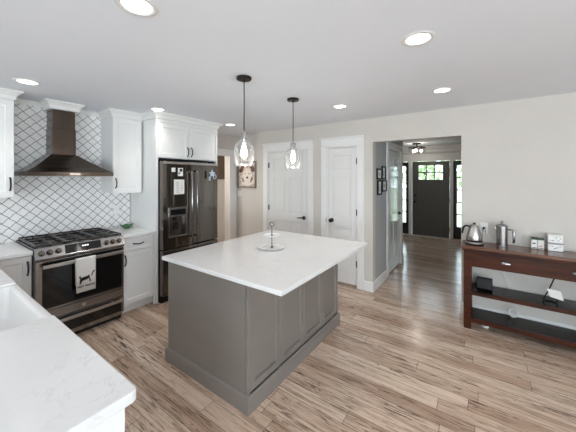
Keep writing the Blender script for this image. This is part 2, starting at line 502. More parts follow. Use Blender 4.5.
# door casings
def casing(name, x0, x1, oz, y=YD, w=0.095, header=True, m='trim'):
    b = BM(); p = 0.02
    box(b, x0 - w, x0, y - p, y - 0.0005, 0, oz); box(b, x1, x1 + w, y - p, y - 0.0005, 0, oz)
    box(b, x0 - w - 0.012, x1 + w + 0.012, y - p - 0.016, y - 0.0005, oz, oz + 0.018)
    box(b, x0 - w, x1 + w, y - p, y - 0.0005, oz + 0.018, oz + 0.118)
    box(b, x0 - w - 0.014, x1 + w + 0.014, y - p - 0.03, y - 0.0005, oz + 0.118, oz + 0.140)
    # jamb lining
    box(b, x0 + 0.0, x0 + 0.014, y - 0.0005, y + 0.118, 0, oz); box(b, x1 - 0.014, x1, y - 0.0005, y + 0.118, 0, oz)
    box(b, x0 + 0.014, x1 - 0.014, y - 0.0005, y + 0.118, oz - 0.014, oz)
    return struct(name, b, m, bevel=0.002)
casing('trim_2', D1[0], D1[1], DZ); casing('trim_3', D2[0], D2[1], DZ)

def panel_door(name, x0, x1, z0, z1, yf, t, cols, rows, m):
    """slab facing -y with recessed panels that carry a raised field"""
    b = BM(); rec = 0.018
    box(b, x0, x1, yf + rec, yf + t, z0, z1)
    st = 0.105 if (x1 - x0) > 0.6 else 0.085
    mid = 0.09
    xs = []
    if cols == 1: xs = [(x0 + st, x1 - st)]
    else:
        c = (x0 + x1) / 2; xs = [(x0 + st, c - mid / 2), (c + mid / 2, x1 - st)]
    # stiles
    box(b, x0, x0 + st, yf, yf + rec, z0, z1); box(b, x1 - st, x1, yf, yf + rec, z0, z1)
    if cols == 2:
        for q0, q1 in rows: box(b, xs[0][1], xs[1][0], yf, yf + rec, q0, q1)
    zz = [z0] + [v for r in rows for v in r] + [z1]
    for i in range(0, len(zz), 2): box(b, x0 + st, x1 - st, yf, yf + rec, zz[i], zz[i + 1])
    for a, c_ in xs:
        for r0, r1 in rows:
            g = 0.022
            prism(b, [(a + g, r0 + g), (c_ - g, r0 + g), (c_ - g, r1 - g), (a + g, r1 - g)], 'y', yf + 0.009, yf + rec) if (c_ - a) > 0.06 else None
    return struct(name, b, m, bevel=0.003)
ROWS = [(0.20, 0.835), (0.985, 1.595), (1.70, 1.91)]
d1 = panel_door('door_1', D1[0] + 0.017, D1[1] - 0.017, 0.030, DZ - 0.018, YD + 0.012, 0.04, 2, ROWS, 'door_white')
d2 = panel_door('door_2', D2[0] + 0.017, D2[1] - 0.017, 0.030, DZ - 0.018, YD + 0.012, 0.04, 1, ROWS, 'door_white')
def lever(parent, x, z, y, dirx):
    b = BM(); lathe(b, [(0, 0), (0.030, 0), (0.032, -0.006), (0.024, -0.012), (0.012, -0.014), (0.011, -0.045), (0, -0.045)], x, y, z, 20, 'y')
    tube(b, [(x, y - 0.042, z), (x + dirx * 0.03, y - 0.047, z + 0.003), (x + dirx * 0.075, y - 0.047, z), (x + dirx * 0.11, y - 0.044, z - 0.006)], [0.010, 0.009, 0.008, 0.006], 10)
    obj('door_lever', b, 'bronze', parent, smooth=True)
def knob(parent, x, z, y):
    b = BM(); lathe(b, [(0, 0), (0.031, 0), (0.032, -0.006), (0.02, -0.012), (0.011, -0.016), (0.011, -0.03), (0.024, -0.036), (0.030, -0.048), (0.026, -0.062), (0.012, -0.068), (0, -0.069)], x, y, z, 22, 'y')
    obj('door_knob', b, 'bronze', parent, smooth=True)
def hinge(parent, x, z, y):
    b = BM(); tube(b, [(x, y - 0.006, z - 0.045), (x, y - 0.006, z + 0.045)], 0.008, 10); box(b, x - 0.012, x + 0.012, y - 0.003, y + 0.001, z - 0.044, z + 0.044)
    obj('hinge', b, 'bronze', parent)
lever(d1, D1[1] - 0.085, 0.93, YD + 0.012, -1)
for z in (1.80, 1.06, 0.30): hinge(d1, D1[0] + 0.016, z, YD + 0.010)
knob(d2, D2[0] + 0.078, 0.94, YD + 0.012)
for z in (1.82, 1.08, 0.34): hinge(d2, D2[1] - 0.016, z, YD + 0.010)
b = BM(); box(b, D2[0] - 0.012, D2[0] - 0.004, YD - 0.022, YD - 0.019, 0.91, 0.97)
obj('strike_plate', b, 'bronze', d2)

# passage door in the side wall (faces +x)
b = BM(); xf = -1.250; t = 0.04; rec = 0.011
ya, yb = H0 + 0.017, H1 - 0.017; st = 0.11; mid = 0.1; c = (ya + yb) / 2
box(b, xf - t, xf - rec, ya, yb, 0.02, 2.032)
box(b, xf - rec, xf, ya, ya + st, 0.02, 2.032); box(b, xf - rec, xf, yb - st, yb, 0.02, 2.032)
for q0, q1 in ROWS: box(b, xf - rec, xf, c - mid / 2, c + mid / 2, q0, q1)
zz = [0.02] + [v for r in ROWS for v in r] + [2.032]
for i in range(0, len(zz), 2): box(b, xf - rec, xf, ya + st, yb - st, zz[i], zz[i + 1])
for y0, y1 in ((ya + st, c - mid / 2), (c + mid / 2, yb - st)):
    for r0, r1 in ROWS: box(b, xf - rec, xf - 0.004, y0 + 0.022, y1 - 0.022, r0 + 0.022, r1 - 0.022)
d3 = struct('door_3', b, 'gloss_white', bevel=0.003)
b = BM(); yk, zk = H1 - 0.085, 0.94
lathe(b, [(0, 0), (0.030, 0), (0.032, 0.006), (0.024, 0.012), (0.012, 0.014), (0.011, 0.045), (0, 0.045)], xf, yk, zk, 20, 'x')
tube(b, [(xf + 0.042, yk, zk), (xf + 0.047, yk - 0.03, zk + 0.003), (xf + 0.047, yk - 0.08, zk), (xf + 0.044, yk - 0.11, zk - 0.006)], [0.010, 0.009, 0.008, 0.006], 10)
obj('door_lever', b, 'bronze', d3, smooth=True)
b = BM()
box(b, -1.2445, -1.225, H0 - 0.09, H0, 0, 2.05); box(b, -1.2445, -1.225, H1, H1 + 0.09, 0, 2.05)
box(b, -1.2445, -1.217, H0 - 0.102, H1 + 0.102, 2.05, 2.068); box(b, -1.2445, -1.225, H0 - 0.09, H1 + 0.09, 2.068, 2.14)
box(b, -1.2445, -1.211, H0 - 0.104, H1 + 0.104, 2.14, 2.158)
box(b, -1.36, -1.2445, H0, H0 + 0.014, 0, 2.05); box(b, -1.36, -1.2445, H1 - 0.014, H1, 0, 2.05)
struct('trim_4', b, 'trim', bevel=0.002)

# cased opening past the fridge (faces +x)
b = BM()
box(b, XW + 0.0005, XW + 0.02, OY1, OY1 + 0.185, 0, OZ); box(b, XW + 0.0005, XW + 0.02, OY0 - 0.05, OY0, 0, OZ)
box(b, XW + 0.0005, XW + 0.028, OY0 - 0.06, OY1 + 0.195, OZ, OZ + 0.02); box(b, XW + 0.0005, XW + 0.02, OY0 - 0.05, OY1 + 0.185, OZ + 0.02, OZ + 0.10)
box(b, XW + 0.0005, XW + 0.032, OY0 - 0.06, OY1 + 0.197, OZ + 0.10, OZ + 0.12)
struct('trim_5', b, 'trim', bevel=0.002)

# baseboards
def bb_y(b, x0, x1, y, h=0.135, t=0.016):      # on a wall facing -y
    box(b, x0, x1, y - t, y - 0.0005, 0, h - 0.012); prism(b, [(y - 0.0005, h - 0.012), (y - t, h - 0.012), (y - t * .55, h), (y - 0.0005, h)], 'x', x0, x1)
def bb_x(b, x, y0, y1, h=0.135, t=0.016):      # on a wall facing +x
    box(b, x + 0.0005, x + t, y0, y1, 0, h - 0.012); prism(b, [(x + 0.0005, h - 0.012), (x + t, h - 0.012), (x + t * .55, h), (x + 0.0005, h)], 'y', y0, y1)
b = BM(); bb_y(b, -3.378, D1[0] - 0.097, YD); bb_y(b, D1[1] + 0.097, D2[0] - 0.097, YD); bb_y(b, D2[1] + 0.097, -1.229, YD); bb_y(b, -0.221, 4.39, YD)
box(b, -0.221, -0.2055, YD, 3.92, 0, 0.135)
bb_y(b, -3.95, -3.378, 3.90)
struct('baseboard_back', b, 'trim')
b = BM(); bb_x(b, -1.245, YD + 0.0005, H0 - 0.092); bb_x(b, -1.245, H1 + 0.092, 5.56); struct('baseboard_hall_left', b, 'trim')
b = BM(); bb_y(b, -2.69, -2.05, YF); bb_y(b, -0.22, 0.34, YF); struct('baseboard_hall_front', b, 'trim')

# front entry: door, posts, sidelights, header, crown
b = BM()
for a, c in ((-1.665, -1.585), (-0.685, -0.612)): box(b, a, c, YF - 0.02, YF + 0.13, 0, 2.02)
box(b, -2.05, -1.96, YF - 0.02, YF - 0.0005, 0, 2.02); box(b, -0.30, -0.21, YF - 0.02, YF - 0.0005, 0, 2.02)
box(b, -2.06, -0.20, YF - 0.028, YF - 0.0005, 2.02, 2.04); box(b, -2.05, -0.21, YF - 0.022, YF - 0.0005, 2.04, 2.19); box(b, -2.08, -0.18, YF - 0.04, YF - 0.0005, 2.19, 2.212)
struct('trim_6', b, 'trim', bevel=0.002)
b = BM(); box(b, -1.96, -0.30, YF - 0.03, YF + 0.13, 0, 0.034); struct('trim_7', b, 'threshold')
b = BM()
prism(b, [(YF - 0.0005, 2.27), (YF - 0.015, 2.27), (YF - 0.02, 2.30), (YF - 0.07, 2.37), (YF - 0.10, 2.40), (YF - 0.10, ZC - 0.001), (YF - 0.0005, ZC - 0.001)], 'x', -2.69, 0.34)
struct('trim_8', b, 'trim')
FD = (-1.577, -0.693)
b = BM(); y0 = YF + 0.02; rec = 0.012; x0, x1 = FD
LX = (-1.42, -0.85); LZ = (1.534, 1.913)
# slab around the lites, with recessed lower panels
box(b, x0, LX[0], y0, y0 + 0.045, 0.035, 2.015); box(b, LX[1], x1, y0, y0 + 0.045, 0.035, 2.015)
box(b, LX[0], LX[1], y0, y0 + 0.045, LZ[1], 2.015); box(b, LX[0], LX[1], y0, y0 + 0.045, 1.40, LZ[0])
box(b, LX[0], LX[1], y0, y0 + 0.045, 0.035, 0.28)
box(b, LX[0], LX[1], y0 + rec, y0 + 0.045, 0.28, 1.40)
cx_ = (LX[0] + LX[1]) / 2
box(b, cx_ - 0.04, cx_ + 0.04, y0, y0 + rec, 0.28, 1.40)
# bars between the six lites
for k in (1, 2):
    xx = LX[0] + (LX[1] - LX[0]) * k / 3; box(b, xx - 0.014, xx + 0.014, y0 + 0.006, y0 + 0.04, LZ[0], LZ[1])
zm = (LZ[0] + LZ[1]) / 2; box(b, LX[0], LX[1], y0 + 0.006, y0 + 0.04, zm - 0.014, zm + 0.014)
d4 = struct('door_4', b, 'front_door', bevel=0.003)
b = BM(); box(b, LX[0], LX[1], y0 + 0.02, y0 + 0.026, LZ[0], LZ[1]); obj('door_glass', b, 'pane', d4)
knob(d4, FD[0] + 0.07, 0.93, y0)
b = BM(); lathe(b, [(0, 0), (0.03, 0), (0.03, -0.012), (0.014, -0.016), (0.012, -0.03), (0, -0.03)], FD[0] + 0.07, y0, 1.10, 20, 'y'); obj('deadbolt', b, 'bronze', d4, smooth=True)
for z in (1.78, 1.0, 0.25): hinge(d4, FD[1] - 0.004, z, y0)
def sidelight(name, x0, x1):
    b = BM(); y0 = YF + 0.02
    g0, g1 = x0 + 0.075, x1 - 0.075; z0, z1 = 0.34, 1.90
    box(b, x0, g0, y0, y0 + 0.045, 0.035, 2.015); box(b, g1, x1, y0, y0 + 0.045, 0.035, 2.015)
    box(b, g0, g1, y0, y0 + 0.045, 0.035, z0); box(b, g0, g1, y0, y0 + 0.045, z1, 2.015)
    for k in range(1, 5):
        z = z0 + (z1 - z0) * k / 5; box(b, g0, g1, y0 + 0.006, y0 + 0.04, z - 0.013, z + 0.013)
    w = struct(name, b, 'black_frame', bevel=0.003)
    b = BM(); box(b, g0, g1, y0 + 0.02, y0 + 0.026, z0, z1); obj('window_pane', b, 'pane', w)
sidelight('window_4', -1.958, -1.667); sidelight('window_5', -0.610, -0.302)

# ================================================================== OUTSIDE
b = BM(); box(b, -25, 25, 8.4, 45, -0.3, -0.15); tag(obj('lawn', b, 'grass'), 'green lawn outside the front door', 'lawn', kind='structure')
def tree(x, y, h, w, label, seed):
    rnd = random.Random(seed)
    t = thing('garden_tree', (x, y, -0.15), label, 'tree', 'trees in the front garden')
    b = BM(); tube(b, [(x, y, -0.15), (x + .05, y, h * .4), (x - .04, y + .05, h * .8)], [0.16, 0.11, 0.04], 8); obj('trunk', b, 'bark', t)
    b = BM()
    for i in range(260):
        a = rnd.random() * 2 * pi; ph = math.acos(2 * rnd.random() - 1); r = rnd.random() ** .4
        p = Vector((x + w * r * sin(ph) * cos(a), y + w * r * sin(ph) * sin(a), h * .62 + h * .42 * r * cos(ph)))
        s = 0.10 + rnd.random() * 0.09
        u = Vector((rnd.gauss(0, 1), rnd.gauss(0, 1), rnd.gauss(0, 1))).normalized(); v = u.orthogonal().normalized()
        vs = [b.verts.new(p + u * s), b.verts.new(p + v * s * .6), b.verts.new(p - u * s), b.verts.new(p - v * s * .6)]
        b.faces.new(vs)
    obj('foliage', b, 'leaf', t)
tree(-2.3, 14.6, 3.0, 0.8, 'leafy garden tree seen through the six small panes of the front door', 1)
tree(0.15, 13.6, 2.6, 1.0, 'leafy garden tree seen through the sidelight on the hinge side of the front door', 2)
tree(-4.6, 19.5, 4.0, 1.4, 'leafy garden tree seen through the sidelight on the knob side of the front door', 3)
tree(-1.6, 22.5, 3.6, 1.4, 'taller garden tree farther off behind the front door panes', 4)

# ================================================================== CABINETS ALONG THE TILED WALL
def frame_and_panel(b, mk, u0, u1, v0, v1, fr, t, rec, bv):
    """outline rings of a framed door: back, front edge, inner edge, sloped down to the sunk field"""
    def ring(d, depth): return [b.verts.new(mk(u, v, depth)) for u, v in ((u0 + d, v0 + d), (u1 - d, v0 + d), (u1 - d, v1 - d), (u0 + d, v1 - d))]
    R_ = [ring(0, -t), ring(0, -0.0015), ring(0.0015, 0), ring(fr, 0), ring(fr + bv, -rec)]
    for A, B_ in zip(R_, R_[1:]):
        for i in range(4): b.faces.new((A[i], A[(i + 1) % 4], B_[(i + 1) % 4], B_[i]))
    b.faces.new(R_[0]); b.faces.new(R_[-1])
    bmesh.ops.recalc_face_normals(b, faces=b.faces[:])
def shaker_x(name, parent, m, xf, y0, y1, z0, z1, fr=0.055, t=0.02, rec=0.010, bv=0.007):
    """shaker door or drawer front facing +x, its outer face at xf"""
    b = BM(); frame_and_panel(b, lambda u, v, d: (xf + d, u, v), y0, y1, z0, z1, fr, t, rec, bv)
    return obj(name, b, m, parent)
def pull_v(parent, x, y, z, L=0.115, name='handle'):
    b = BM(); n = 9; pts = []
    for i in range(n + 1):
        s = i / n; pts.append((x + 0.004 + 0.028 * sin(pi * s) ** .6, y, z - L / 2 + L * s))
    tube(b, pts, 0.0068, 8)
    for s in (-1, 1): lathe(b, [(0, 0), (0.008, 0), (0.008, 0.006), (0, 0.006)], x, y, z + s * L / 2, 12, 'x')
    obj(name, b, 'black_metal', parent, smooth=True)
def pull_h(parent, x, y, z, L=0.115, name='handle'):
    b = BM(); n = 9; pts = []
    for i in range(n + 1):
        s = i / n; pts.append((x + 0.004 + 0.028 * sin(pi * s) ** .6, y - L / 2 + L * s, z - 0.006 * sin(pi * s)))
    tube(b, pts, 0.0068, 8)
    for s in (-1, 1): lathe(b, [(0, 0), (0.008, 0), (0.008, 0.006), (0, 0.006)], x, y + s * L / 2, z, 12, 'x')
    obj(name, b, 'black_metal', parent, smooth=True)
def crown_path(b, pts, z0, z1, d):
    """crown moulding mitred along an outline in plan; the profile leans outward by d"""
    prof = [(0.0, z0), (0.012, z0), (0.014, z0 + (z1 - z0) * .22), (d * .35, z0 + (z1 - z0) * .45), (d * .8, z0 + (z1 - z0) * .78), (d, z1 - 0.016), (d, z1), (0.0, z1)]
    P = [Vector(p) for p in pts]; n = len(P); rings = []
    for i in range(n):
        din = (P[i] - P[i - 1]).normalized() if i > 0 else None
        dout = (P[i + 1] - P[i]).normalized() if i < n - 1 else None
        nrm = lambda q: Vector((q.y, -q.x))
        if din is None: m_ = nrm(dout)
        elif dout is None: m_ = nrm(din)
        else:
            a, c = nrm(din), nrm(dout); m_ = (a + c) / (1 + a.dot(c))
        rings.append([b.verts.new((P[i].x + m_.x * o, P[i].y + m_.y * o, z)) for o, z in prof])
    k = len(prof)
    for r0, r1 in zip(rings, rings[1:]):
        for j in range(k): b.faces.new((r0[j], r0[(j + 1) % k], r1[(j + 1) % k], r1[j]))
    b.faces.new(rings[0]); b.faces.new(list(reversed(rings[-1])))
    bmesh.ops.recalc_face_normals(b, faces=b.faces[:])

XC = -3.36     # base cabinet fronts
XB = XW + 0.011
# --- base cabinet between range and fridge
y0, y1 = 1.486, 1.878
t = thing('base_cabinet', (-3.68, 1.67, 0), 'white base cabinet with one drawer and door between range and fridge', 'cabinet')
b = BM(); box(b, XB, XC - 0.02, y0, y1, 0.105, 0.882); obj('body', b, 'cabinet', t)
b = BM(); box(b, XB, XC - 0.075, y0, y1, 0.0, 0.105); obj('toe_kick', b, 'cabinet', t)
b = BM(); box(b, XC - 0.02, XC - 0.001, y1 - 0.022, y1, 0.0, 0.882); obj('filler_strip', b, 'cabinet', t)
dr = shaker_x('drawer', t, 'cabinet', XC, y0 + 0.003, y1 - 0.025, 0.728, 0.876, fr=0.03)
pull_h(dr, XC - 0.009, (y0 + y1) / 2 - 0.01, 0.803)
do = shaker_x('door', t, 'cabinet', XC, y0 + 0.003, y1 - 0.025, 0.112, 0.722)
pull_v(do, XC, y0 + 0.03, 0.625)
# --- base cabinet in the corner
t = thing('base_cabinet', (-3.68, 0.57, 0), 'white base cabinet with a single door between range and sink corner', 'cabinet')
b = BM(); box(b, XB, XC - 0.02, 0.455, 0.716, 0.105, 0.876); obj('body', b, 'cabinet', t)
b = BM(); box(b, XB, XC - 0.075, 0.455, 0.716, 0.0, 0.105); obj('toe_kick', b, 'cabinet', t)
do = shaker_x('door', t, 'cabinet', XC, 0.459, 0.713, 0.112, 0.872)
pull_v(do, XC, 0.685, 0.76)
# --- worktops
b = BM(); prism(b, [(XB, y0 - 0.0015), (-3.338, y0 - 0.0015), (-3.338, y1), (XB, y1)], 'z', 0.884, 0.914)
tag(obj('worktop', b, 'quartz', bevel=0.003), 'short white quartz worktop between range and fridge panel', 'worktop')
SX = (-2.425, -1.705); SY = -0.08
b = BM()
prism(b, [(XB, -0.21), (-0.890, -0.21), (-0.890, 0.425), (-0.895, 0.438), (-0.908, 0.443), (SX[1], 0.443), (SX[1], SY), (SX[0], SY), (SX[0], 0.443), (-3.338, 0.443), (-3.338, 0.718), (XB, 0.718)], 'z', 0.878, 0.914)
tag(obj('worktop', b, 'quartz', bevel=0.004), 'white quartz worktop with faint grey veins around the sink, running to the corner', 'worktop')
# --- sink
t = thing('farmhouse_sink', (-2.065, 0.19, 0.66), 'white apron front farmhouse sink set into the quartz worktop', 'sink')
sx0, sx1, sy0, sy1 = SX[0] + 0.003, SX[1] - 0.003, SY + 0.003, 0.447
w = 0.026; wf = 0.045
b = BM()
def loopverts(x0, x1, y0, y1, z, r, n=5):
    out = []
    for (cx, cy, a0) in ((x1 - r, y1 - r, 0), (x0 + r, y1 - r, pi / 2), (x0 + r, y0 + r, pi), (x1 - r, y0 + r, 3 * pi / 2)):
        for i in range(n + 1):
            a = a0 + pi / 2 * i / n; out.append(b.verts.new((cx + r * cos(a), cy + r * sin(a), z)))
    return out
L = [loopverts(sx0, sx1, sy0, sy1, 0.66, 0.012), loopverts(sx0, sx1, sy0, sy1, 0.897, 0.012), loopverts(sx0 + .006, sx1 - .006, sy0 + .006, sy1 - .006, 0.905, 0.012),
     loopverts(sx0 + w - .006, sx1 - w + .018, sy0 + w - .006, sy1 - wf + .006, 0.905, 0.03), loopverts(sx0 + w, sx1 - w + .012, sy0 + w, sy1 - wf, 0.897, 0.03),
     loopverts(sx0 + w + .004, sx1 - w + .008, sy0 + w + .004, sy1 - wf - .004, 0.71, 0.03), loopverts(sx0 + w + .03, sx1 - w - .018, sy0 + w + .03, sy1 - wf - .03, 0.685, 0.03)]
for A, B_ in zip(L, L[1:]):
    for i in range(len(A)): b.faces.new((A[i], A[(i + 1) % len(A)], B_[(i + 1) % len(A)], B_[i]))
b.faces.new(L[-1]); b.faces.new(list(reversed(L[0])))
bmesh.ops.recalc_face_normals(b, faces=b.faces[:])
smooth_angle(obj('basin', b, 'sink', t), 50)
b = BM(); lathe(b, [(0, 0.003), (0.02, 0.003), (0.03, 0.001), (0.042, 0.004), (0.045, 0.0005), (0.045, 0)], -2.065, 0.19, 0.6855, 24); obj('drain', b, 'grout_pot', t, smooth=True)
# --- cabinets of the sink run
t = thing('base_cabinet', (-1.31, 0.1, 0), 'white end cabinet under the near tip of the sink worktop', 'cabinet')
b = BM(); box(b, -1.70, -0.952, -0.18, 0.398, 0.105, 0.876); obj('body', b, 'cabinet', t)
b = BM(); box(b, -0.951, -0.932, -0.18, 0.42, 0.0, 0.876); obj('end_panel', b, 'cabinet', t)
b = BM(); box(b, -1.70, -0.952, -0.18, 0.33, 0.0, 0.105); obj('toe_kick', b, 'cabinet', t)
def shaker_y(name, parent, m, yf, x0, x1, z0, z1, fr=0.055, t=0.02, rec=0.010, bv=0.007):
    b = BM(); frame_and_panel(b, lambda u, v, d: (u, yf + d, v), x0, x1, z0, z1, fr, t, rec, bv)
    return obj(name, b, m, parent)
shaker_y('door', t, 'cabinet', 0.42, -1.697, -1.33, 0.112, 0.872); shaker_y('door', t, 'cabinet', 0.42, -1.327, -0.955, 0.112, 0.872)
t = thing('base_cabinet', (-2.06, 0.1, 0), 'low white cabinet carrying the apron front sink', 'cabinet')
b = BM(); box(b, -2.43, -1.702, -0.18, 0.398, 0.105, 0.659); obj('body', b, 'cabinet', t)
b = BM(); box(b, -2.43, -1.702, -0.18, 0.33, 0.0, 0.105); obj('toe_kick', b, 'cabinet', t)
shaker_y('door', t, 'cabinet', 0.42, -2.427, -2.068, 0.112, 0.655); shaker_y('door', t, 'cabinet', 0.42, -2.065, -1.705, 0.112, 0.655)
t = thing('base_cabinet', (-3.2, 0.1, 0), 'white blind corner cabinet under the worktop beyond the sink', 'cabinet')
b = BM(); box(b, XB, -2.432, -0.18, 0.398, 0.105, 0.876); obj('body', b, 'cabinet', t)
b = BM(); box(b, XB, -2.432, -0.18, 0.33, 0.0, 0.105); obj('toe_kick', b, 'cabinet', t)
shaker_y('door', t, 'cabinet', 0.42, -3.33, -2.435, 0.112, 0.872)

# --- upper cabinets
XU = -3.65
def upper(y0, y1, z0, label, handle_y, crown_pts):
    t = thing('wall_cabinet', (-3.82, (y0 + y1) / 2, z0), label, 'cabinet')
    b = BM(); box(b, XB, XU - 0.02, y0, y1, z0 + 0.012, 2.33); obj('body', b, 'cabinet', t)
    d = shaker_x('door', t, 'cabinet', XU, y0 + 0.002, y1 - 0.002, z0, 2.315)
    pull_v(d, XU, handle_y, z0 + 0.125)
    b = BM(); crown_path(b, crown_pts, 2.322, ZC - 0.001, 0.058); obj('crown_moulding', b, 'cabinet', t)
    b = BM(); box(b, XB, XU - 0.02, y0 + 0.004, y1 - 0.004, 2.331, ZC - 0.002); obj('top_frieze', b, 'cabinet', t)
upper(0.05, 0.651, 1.395, 'white wall cabinet hanging above the sink corner beside the hood', 0.622, [(XU - 0.018, 0.05), (XU - 0.018, 0.651), (XB, 0.651)][::1])
upper(1.512, 1.855, 1.390, 'narrow white wall cabinet between range hood and fridge enclosure', 1.541, [(XB, 1.512), (XU - 0.018, 1.512), (XU - 0.018, 1.877)])

# --- fridge enclosure
t = thing('fridge_cabinet', (-3.68, 2.37, 1.83), 'white two door cabinet above the black fridge', 'cabinet')
FX = -3.345
b = BM(); box(b, XB, FX - 0.02, 1.907, 2.831, 1.835, 2.33); obj('body', b, 'cabinet', t)
da = shaker_x('door', t, 'cabinet', FX, 1.910, 2.357, 1.842, 2.285); db = shaker_x('door', t, 'cabinet', FX, 2.361, 2.815, 1.842, 2.285)
pull_v(da, FX, 2.357 - 0.028, 1.935, 0.12); pull_v(db, FX, 2.361 + 0.028, 1.935, 0.12)
b = BM(); box(b, FX - 0.0195, FX - 0.002, 1.907, 2.831, 2.289, 2.33); obj('top_rail', b, 'cabinet', t)
b = BM(); crown_path(b, [(XB, 1.879), (FX, 1.879), (FX, 2.857), (XB, 2.857)], 2.332, ZC - 0.001, 0.06); obj('crown_moulding', b, 'cabinet', t)
b = BM(); box(b, XB, FX - 0.002, 1.882, 2.854, 2.335, ZC - 0.002); obj('top_frieze', b, 'cabinet', t)
b = BM(); box(b, XB, FX, 1.880, 1.906, 0.0, 2.331); tag(obj('cabinet_panel', b, 'cabinet', bevel=0.001), 'tall white side panel between small worktop and fridge', 'cabinet panel')
b = BM(); box(b, XB, FX, 2.832, 2.856, 0.0, 2.331); tag(obj('cabinet_panel', b, 'cabinet', bevel=0.001), 'tall white side panel on the far side of the fridge by the cased opening', 'cabinet panel')

# ================================================================== FRIDGE
fx = -3.25
t = thing('refrigerator', (-3.6, 2.355, 0), 'black stainless french door fridge with ice dispenser in white surround', 'fridge')
f0, f1 = 1.914, 2.784; fm = 2.345
b = BM(); box(b, XB + 0.02, fx - 0.085, f0, f1, 0.03, 1.795); obj('body', b, 'plastic_black', t)
b = BM(); box(b, fx - 0.12, fx - 0.05, f0 + 0.005, f1 - 0.005, 0.0, 0.085); obj('kick_grille', b, 'plastic_black', t)
def fdoor(name, y0, y1, z0, z1, hole=None):
    b = BM(); x0, x1 = fx - 0.08, fx
    if hole is None: box(b, x0, x1, y0, y1, z0, z1)
    else:
        a, c, e, g = hole
        box(b, x0, x1, y0, a, z0, z1); box(b, x0, x1, c, y1, z0, z1); box(b, x0, x1, a, c, z0, e); box(b, x0, x1, a, c, g, z1); box(b, x0, x0 + 0.02, a, c, e, g)
        bmesh.ops.remove_doubles(b, verts=b.verts[:], dist=1e-5)
        bmesh.ops.dissolve_limit(b, angle_limit=R(1), verts=b.verts[:], edges=b.edges[:]) if False else None
        return obj(name, b, 'fridge_steel', t)
    return obj(name, b, 'fridge_steel', t, bevel=0.008)
H = (1.985, 2.262, 0.815, 1.20)
dl = fdoor('door', f0 + 0.002, fm - 0.003, 0.675, 1.79, H)
dr_ = fdoor('door', fm + 0.003, f1 - 0.002, 0.675, 1.79)
fz = fdoor('freezer_drawer', f0 + 0.002, f1 - 0.002, 0.09, 0.662)
# hinge covers
b = BM(); box(b, fx + 0.0003, fx + 0.003, f0 + 0.004, f1 - 0.004, 1.758, 1.788); obj('top_trim', b, 'steel', t)
b = BM(); box(b, fx - 0.16, fx - 0.05, f0 + 0.01, f0 + 0.06, 1.796, 1.815); obj('hinge_cover', b, 'plastic_black', t, bevel=0.003)
b = BM(); box(b, fx - 0.16, fx - 0.05, f1 - 0.06, f1 - 0.01, 1.796, 1.815); obj('hinge_cover', b, 'plastic_black', t, bevel=0.003)
def bar_handle(parent, p0, p1, off):
    b = BM(); p0 = Vector(p0); p1 = Vector(p1); o = Vector((off, 0, 0)); d = (p1 - p0).normalized() * 0.03
    tube(b, [p0 + d, p0 + d + o * .6, p0 + d * 1.3 + o, p1 - d * 1.3 + o, p1 - d + o * .6, p1 - d], 0.0115, 12)
    return obj('handle', b, 'range_steel', parent, smooth=True)
bar_handle(dl, (fx, fm - 0.04, 0.76), (fx, fm - 0.04, 1.70), 0.05)
bar_handle(dr_, (fx, fm + 0.04, 0.76), (fx, fm + 0.04, 1.70), 0.05)
bar_handle(fz, (fx, f0 + 0.06, 0.605), (fx, f1 - 0.06, 0.605), 0.05)
# dispenser
dp = obj('dispenser', box(BM(), fx - 0.058, fx - 0.052, H[0], H[1], H[2], H[3]), 'dark_steel', t)
b = BM(); box(b, fx - 0.05, fx + 0.003, H[0] + 0.001, H[1] - 0.001, 1.075, H[3] - 0.001); obj('control_panel', b, 'range_steel', dp, bevel=0.003)
b = BM(); box(b, fx + 0.0035, fx + 0.005, H[0] + 0.03, H[1] - 0.03, 1.10, 1.17); obj('touch_screen', b, 'black_glass', dp)
b = BM(); tube(b, [(fx - 0.03, 2.11, 1.074), (fx - 0.028, 2.11, 1.02)], [0.02, 0.014], 14); obj('nozzle', b, 'plastic_black', dp, smooth=True)
b = BM(); prism(b, [(fx - 0.05, 1.0), (fx - 0.045, 0.90), (fx - 0.035, 0.90), (fx - 0.04, 1.0)], 'y', 2.09, 2.15); obj('paddle', b, 'plastic_black', dp)
b = BM(); box(b, fx - 0.05, fx + 0.012, H[0] + 0.001, H[1] - 0.001, H[2] + 0.001, H[2] + 0.018); obj('drip_tray', b, 'range_steel', dp, bevel=0.003)
b = BM(); box(b, fx - 0.05, fx - 0.001, H[0] + 0.001, H[0] + 0.022, H[2] + 0.02, 1.074); obj('bezel', b, 'range_steel', dp); b = BM(); box(b, fx - 0.05, fx - 0.001, H[1] - 0.022, H[1] - 0.001, H[2] + 0.02, 1.074); obj('bezel', b, 'range_steel', dp)

# papers and magnets on the fridge
XM = fx + 0.0012
t = thing('shopping_list', (XM, 2.135, 1.37), 'white lined list sheet held on the fridge door', 'paper')
b = BM(); box(b, XM, XM + 0.002, 2.062, 2.212, 1.365, 1.558); obj('sheet', b, 'paper', t)
b = BM()
for i in range(7): box(b, XM + 0.0021, XM + 0.0026, 2.095, 2.128 + 0.006 * (i % 3), 1.392 + i * 0.021, 1.397 + i * 0.021)
for i in range(7): box(b, XM + 0.0021, XM + 0.0026, 2.16, 2.178 + 0.006 * (i % 2), 1.392 + i * 0.021, 1.396 + i * 0.021)
obj('handwriting', b, 'grey_ink', t)
t = thing('photo_strip', (XM, 2.15, 1.60), 'small black and white photo card on the fridge above the list', 'photo')
b = BM(); box(b, XM, XM + 0.002, 2.118, 2.192, 1.602, 1.71); obj('card', b, 'paper', t)
b = BM(); box(b, XM + 0.0021, XM + 0.0028, 2.146, 2.182, 1.662, 1.70); box(b, XM + 0.0021, XM + 0.0028, 2.126, 2.15, 1.63, 1.648); obj('picture', b, 'ink', t)
